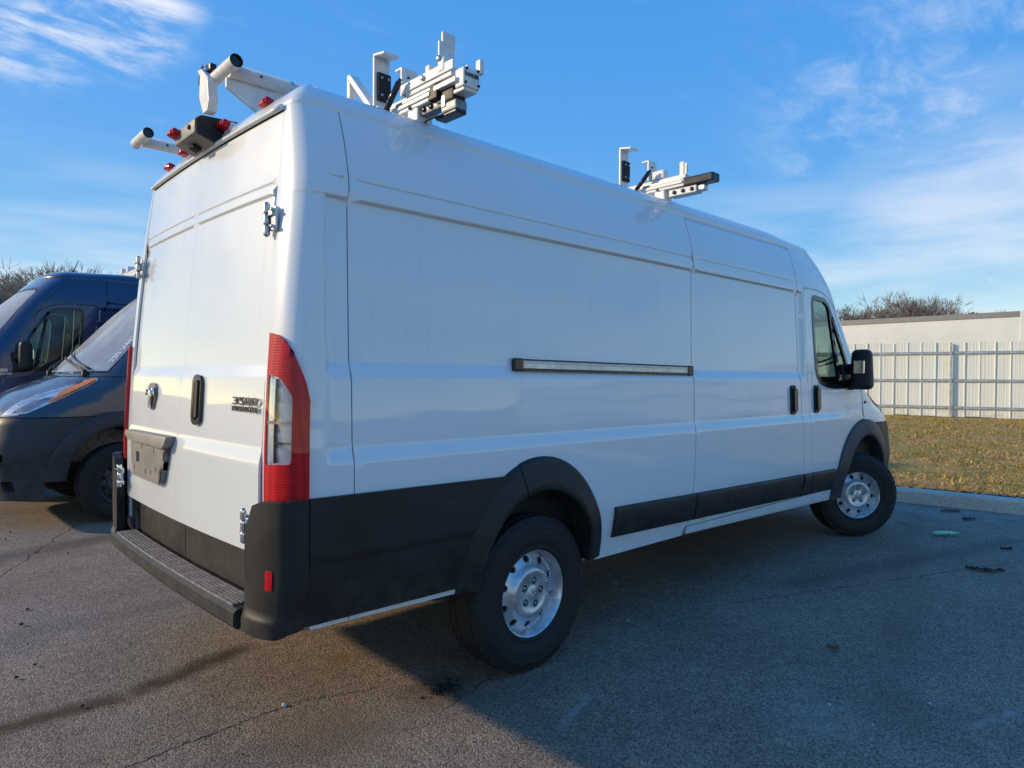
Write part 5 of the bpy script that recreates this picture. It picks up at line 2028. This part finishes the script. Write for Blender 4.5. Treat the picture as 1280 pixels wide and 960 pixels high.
for z in (2.095, 1.20, .325):
    for k in range(T0, T1, 9):
        x = PW * round(k / 9) * 9
        if rl0 is None:
            rm = MB()
            rm.box((PW * 4.5, .052, 0), (PW * 9 - .07, .020, .070), bev=.004)
            rm.box((PW * 4.5, .062, .028), (PW * 9 - .07, .022, .014), bev=.003)
            rm.box((PW * 4.5, .062, -.028), (PW * 9 - .07, .022, .014), bev=.003)
            rl0 = rm.build('fence_rail', M['galv'], fence)
            c = rl0
        else:
            c = rl0.copy()
            COL.objects.link(c)
            c.parent = fence
        c.location = (x, 0, z + random.uniform(-.004, .004))

# box trailer parked behind the fence
FWD = Vector((math.cos(YAW), math.sin(YAW), 0))
RGT = Vector((math.sin(YAW), -math.cos(YAW), 0))
CP = Vector((-2.278, -3.208, 0))
P_r = CP + FWD * 26.6 + RGT * 19.85
P_l = CP + FWD * 31.7 + RGT * 15.35
TD = (P_l - P_r).normalized()
tl_ = thing('box_trailer', 'long white box trailer with a grey top rail standing behind the fence', 'trailer', P_r, math.atan2(TD.y, TD.x))
TH, TL, TW = 4.06, 15.8, 2.55
s_ = MB()
s_.box((TL / 2, -TW / 2, (1.15 + TH) / 2), (TL, TW, TH - 1.15 - .02), bev=.02)
body = s_.build('trailer_body', M['trailer_white'], tl_)
for y, z, h_ in ((0.004, TH - .09, .22), (-TW, TH - .09, .22), (0.004, 1.18, .16)):
    s_ = MB()
    s_.box((TL / 2, y, z), (TL, .05, h_), bev=.01)
    s_.build('top_rail' if z > 2 else 'bottom_rail', M['trailer_rail'], tl_)
for y in (0.01, -TW):
    s_ = MB()
    s_.box((0.06, y, 2.6), (.16, .07, 2.95), bev=.02)
    s_.build('corner_post', M['trailer_white'], tl_)
s_ = MB()
s_.box((-.01, -TW / 2, 4.0), (.06, 2.4, .12), bev=.01)
s_.build('rear_header', M['trailer_white'], tl_)
for q in (1.9, 3.1):
    for y in (-.18, -TW + .18):
        s_ = MB()
        s_.lathe([(.0005, -.14), (.30, -.15), (.50, -.13), (.51, .13), (.30, .15), (.0005, .14)], (q, y, .68), 'y', 24)
        s_.build('trailer_wheel', M['rubber'], tl_)
for y in (-.5, -TW + .5):
    s_ = MB()
    s_.box((12.2, y, .75), (.14, .12, 1.1), bev=.01)
    s_.box((12.2, y, .19), (.30, .30, .04), bev=.01)
    s_.build('landing_leg', M['galv'], tl_)
s_ = MB()
s_.box((2.5, -TW / 2, .95), (3.0, 1.2, .25), bev=.02)
s_.build('bogie', M['under'], tl_)


# ------------------------------------------------------------------ bare trees
def bare_tree_mesh(seed, H, spread, twig):
    R = random.Random(seed)
    tv, tf = [], []
    cv, cf = [], []

    def tube(p, q, r0_, r1_, V, F, n):
        d = (q - p).normalized()
        a = d.cross(Vector((.3, .9, .2))).normalized()
        b = d.cross(a)
        k0 = len(V)
        for pt, r in ((p, r0_), (q, r1_)):
            for k in range(n):
                w = 2 * PI * k / n
                V.append(pt + (a * math.cos(w) + b * math.sin(w)) * r)
        for k in range(n):
            F.append((k0 + k, k0 + (k + 1) % n, k0 + n + (k + 1) % n, k0 + n + k))

    def grow(p, d, L, r, depth):
        n = 2 if depth < 4 else 1
        for i in range(n):
            q = p + d * (L / n)
            r2 = r * (.80 if depth else .86)
            if depth <= 0:
                tube(p, q, r, r2, tv, tf, 7)
            else:
                tube(p, q, r, r2, cv, cf, 5 if depth < 2 else 3)
            p, r = q, r2
            d = (d + Vector((R.gauss(0, .12), R.gauss(0, .12), R.gauss(0.03, .06)))).normalized()
            if depth >= 1 and depth < 5 and R.random() < .75:
                side = (d + Vector((R.gauss(0, spread), R.gauss(0, spread), R.gauss(.1, .25)))).normalized()
                grow(p, side, L * R.uniform(.5, .75), max(r * .5, twig), depth + 1)
        if depth < 5:
            k = R.choice((2, 3, 3)) if depth else R.choice((3, 4))
            for _ in range(k):
                sd = (d + Vector((R.gauss(0, spread), R.gauss(0, spread), R.gauss(.12, .22)))).normalized()
                grow(p, sd, L * R.uniform(.58, .82), max(r * R.uniform(.5, .68), twig), depth + 1)

    grow(Vector((0, 0, -.1)), Vector((R.gauss(0, .04), R.gauss(0, .04), 1)).normalized(), H * .24, H * .014, 0)
    top = max(v.z for v in cv)
    k = H / top
    out = []
    for nm, V, F in (('trunk', tv, tf), ('crown', cv, cf)):
        me = bpy.data.meshes.new(nm)
        me.from_pydata([(v.x * k, v.y * k, v.z * k) for v in V], [], F)
        for p in me.polygons:
            p.use_smooth = True
        out.append(me)
    return out


KINDS = []
for s_, sp, tw in ((3, .50, .012), (8, .58, .012), (15, .42, .013), (21, .62, .012)):
    t, c = bare_tree_mesh(s_, 10.0, sp, tw)
    t.materials.append(M['bark'])
    c.materials.append(M['twig'])
    KINDS.append((t, c))


def plant_tree(u, dist, h_, kind, lab, grp, crown_m, rz):
    d = dir_px(u, 470)
    g = Vector((d.x, d.y, 0)).normalized()
    ca = g.dot(Vector((math.cos(YAW), math.sin(YAW), 0)))
    p = CP + g * (dist / ca)
    r = thing('bare_tree', lab, 'tree', (p.x, p.y, -.25), rz, grp)
    r.scale = (h_ / 10 * random.uniform(.9, 1.25),) * 2 + (h_ / 10,)
    t, c = KINDS[kind]
    a = link('trunk', t, None, r)
    b = link('crown', c, None, r)
    b.material_slots[0].link = 'OBJECT'
    b.material_slots[0].material = crown_m
    return r


random.seed(11)
k = 0
for row, (dist, hh, step, u0, u1) in enumerate(((58, 10.1, 13, -190, 270), (72, 12.7, 13, -190, 270))):
    u = u0
    while u < u1:
        plant_tree(u + random.uniform(-7, 7), dist + random.uniform(-4, 4), hh * random.uniform(.78, 1.05), k % 4,
                   'bare grey-brown tree in the wood behind the navy vans', 'bare trees behind the navy vans',
                   M['twig_grey'] if row else M['twig'], random.uniform(0, 6.28))
        u += step
        k += 1
for row, (dist, hh, step, u0, u1) in enumerate(((82, 10.3, 14, 1010, 1420), (96, 11.8, 16, 1010, 1420))):
    u = u0
    while u < u1:
        lift = 1.0 + .10 * math.exp(-((u - 1130) / 60) ** 2) - .05 * (u > 1195)
        plant_tree(u + random.uniform(-6, 6), dist + random.uniform(-4, 4), hh * lift * random.uniform(.74, 1.08), k % 4,
                   'bare brown tree showing above the white trailer', 'bare trees beyond the trailer',
                   M['twig_red'] if row == 0 else M['twig_grey'], random.uniform(0, 6.28))
        u += step
        k += 1


def brush(name, u0, u1, dist, n, h0, h1, m, lab):
    V, F = [], []
    for _ in range(n):
        u = random.uniform(u0, u1)
        d = dir_px(u, 470)
        g = Vector((d.x, d.y, 0)).normalized()
        ca = g.dot(Vector((math.cos(YAW), math.sin(YAW), 0)))
        p = CP + g * ((dist + random.uniform(-4, 4)) / ca)
        hh = random.uniform(h0, h1)
        z0 = random.uniform(-.2, hh * .55)
        q = Vector((random.gauss(0, .35), random.gauss(0, .35), hh - z0))
        w = random.uniform(.012, .035)
        s = Vector((random.gauss(0, 1), random.gauss(0, 1), 0)).normalized() * w
        k0 = len(V)
        V += [p + s + Vector((0, 0, z0)), p - s + Vector((0, 0, z0)), p + q + Vector((0, 0, z0))]
        F.append((k0, k0 + 1, k0 + 2))
    me = bpy.data.meshes.new(name)
    me.from_pydata([tuple(v) for v in V], [], F)
    o = link(name, me, m)
    tag(o, lab, 'brush', kind='stuff')


brush('brush', -250, 300, 54, 22000, 1.5, 8.0, M['twig'], 'thick bare undergrowth at the foot of the wood behind the navy vans')
brush('brush', 980, 1450, 80, 26000, 3.5, 9.3, M['twig_red'], 'reddish-brown bare brush showing just above the white trailer')
# two dark evergreens at the right end of the far wood
for (u, hh) in ((1214, 9.2), (1226, 9.1), (1240, 8.9), (1300, 9.4)):
    d = dir_px(u, 470)
    g = Vector((d.x, d.y, 0)).normalized()
    p = CP + g * (78 / g.dot(Vector((math.cos(YAW), math.sin(YAW), 0))))
    r = thing('evergreen_tree', 'dark evergreen standing among the bare trees at the right end', 'tree', (p.x, p.y, -.25), random.uniform(0, 6), 'dark evergreens beyond the trailer')
    t = MB()
    t.tube([(0, 0, -.1), (.05, 0, hh * .5), (0, 0, hh * .96)], [.14, .09, .02], 7)
    t.build('trunk', M['bark'], r)
    V, F = [], []
    for _ in range(2600):
        z = hh * (.25 + .75 * random.random() ** .8)
        rad = 1.5 * (1.08 - z / hh) ** .6 * math.sqrt(random.random())
        a = random.uniform(0, 2 * PI)
        c = Vector((rad * math.cos(a), rad * math.sin(a), min(z, hh)))
        k0 = len(V)
        for _k in range(3):
            V.append(c + Vector((random.gauss(0, .14), random.gauss(0, .14), random.gauss(0, .10))))
        F.append((k0, k0 + 1, k0 + 2))
    me = bpy.data.meshes.new('crown')
    me.from_pydata([tuple(v) for v in V], [], F)
    link('crown', me, M['needle'], r)

# ------------------------------------------------------------------ litter on the asphalt
g = MB()
bx0, by0 = 4.667, -1.464
dirv = RGT
pts, rad = [], []
for k, r in enumerate((.010, .024, .032, .030, .026, .031, .028, .022, .012, .010)):
    p = Vector((bx0, by0, .022)) + dirv * (-.115 + .026 * k)
    pts.append(p)
    rad.append(r)
g.tube(pts, rad, 12)
for v in g.bm.verts:
    v.co.z = .004 + (v.co.z + .01) * .55 + random.uniform(-.002, .003)
tag(g.build('plastic_bottle', M['green_plastic'], smooth=.8), 'crushed green plastic bottle lying on the asphalt ahead of the front wheel', 'bottle')


def strip(name, c, L, w, m, lab, cat, seed, ang=0.0, grp=None):
    R = random.Random(seed)
    b = MB()
    ax = (RGT * math.cos(ang) + FWD * math.sin(ang)).normalized()
    sd = Vector((-ax.y, ax.x, 0))
    n = 14
    rings = []
    for k in range(n + 1):
        t = k / n
        p = Vector((*c, 0.010)) + ax * (L * (t - .5)) + sd * (math.sin(t * 5 + seed) * L * .06)
        ww = w * (.35 + math.sin(PI * min(max(t, .08), .92)) * .8) * R.uniform(.7, 1.25)
        hh = .006 + R.uniform(0, .016)
        rings.append([b.bm.verts.new(q) for q in (p - sd * ww, p + sd * 0 + Vector((0, 0, hh)), p + sd * ww, p + Vector((0, 0, -.006)))])
    for a, q in zip(rings, rings[1:]):
        for i in range(4):
            b.bm.faces.new((a[i], a[(i + 1) % 4], q[(i + 1) % 4], q[i]))
    b.bm.faces.new(rings[0])
    b.bm.faces.new(rings[-1][::-1])
    tag(b.build(name, m), lab, cat, grp)


strip('bark_strip', (3.60, -1.985), .24, .026, M['debris'], 'ragged black strip of bark on the asphalt nearer than the green bottle', 'debris', 2, -.28)
strip('dead_leaf', (5.62, -1.42), .13, .024, M['debris'], 'small black scrap lying close to the kerb past the green bottle', 'debris', 5, .1)
strip('dead_leaf', (5.95, -1.18), .20, .018, M['leaf_brown'], 'long thin brown twig against the foot of the kerb', 'debris', 6, .1)
strip('dead_leaf', (6.15, -2.0), .10, .03, M['leaf_brown'], 'curled brown leaf at the kerb foot near the right picture edge', 'leaf', 7, .4)
strip('dead_leaf', (4.45, -1.95), .10, .006, M['debris'], 'thin dark twig on the asphalt between the bark strip and the kerb', 'twig', 8, .1)
strip('dead_leaf', (1.30, -1.82), .055, .016, M['leaf_brown'], 'small brown leaf flat on the shaded asphalt in front of the side door', 'leaf', 9, -.4)


def pebble(x, y, s, m, lab, cat, grp):
    b = MB()
    stone_bm(b.bm, (0, 0, s * .35), s)
    o = b.build('pebble', m)
    o.location = (x, y, 0)
    tag(o, lab, cat, grp)


random.seed(5)
pebble(-1.005, -.501, .011, M['litter'], 'white pebble at the end of the crack in the sunlit asphalt', 'pebble', None)
pebble(-1.62, .05, .012, M['debris'], 'dark pebble in the brown stain at the lower left', 'pebble', None)
for k in range(26):
    x, y = random.uniform(-.2, 5.2), random.uniform(-2.6, -.3)
    pebble(x, y, random.uniform(.004, .008), M['litter'], 'tiny pale pebble on the shaded asphalt beside the white van', 'pebble', 'pale pebbles on the shaded asphalt')
for k in range(14):
    x, y = random.uniform(-2.0, -1.0), random.uniform(.3, 4.5)
    pebble(x, y, random.uniform(.006, .013), M['debris'], 'small dark pebble on the sunlit asphalt behind the vans', 'pebble', 'dark pebbles on the sunlit asphalt')
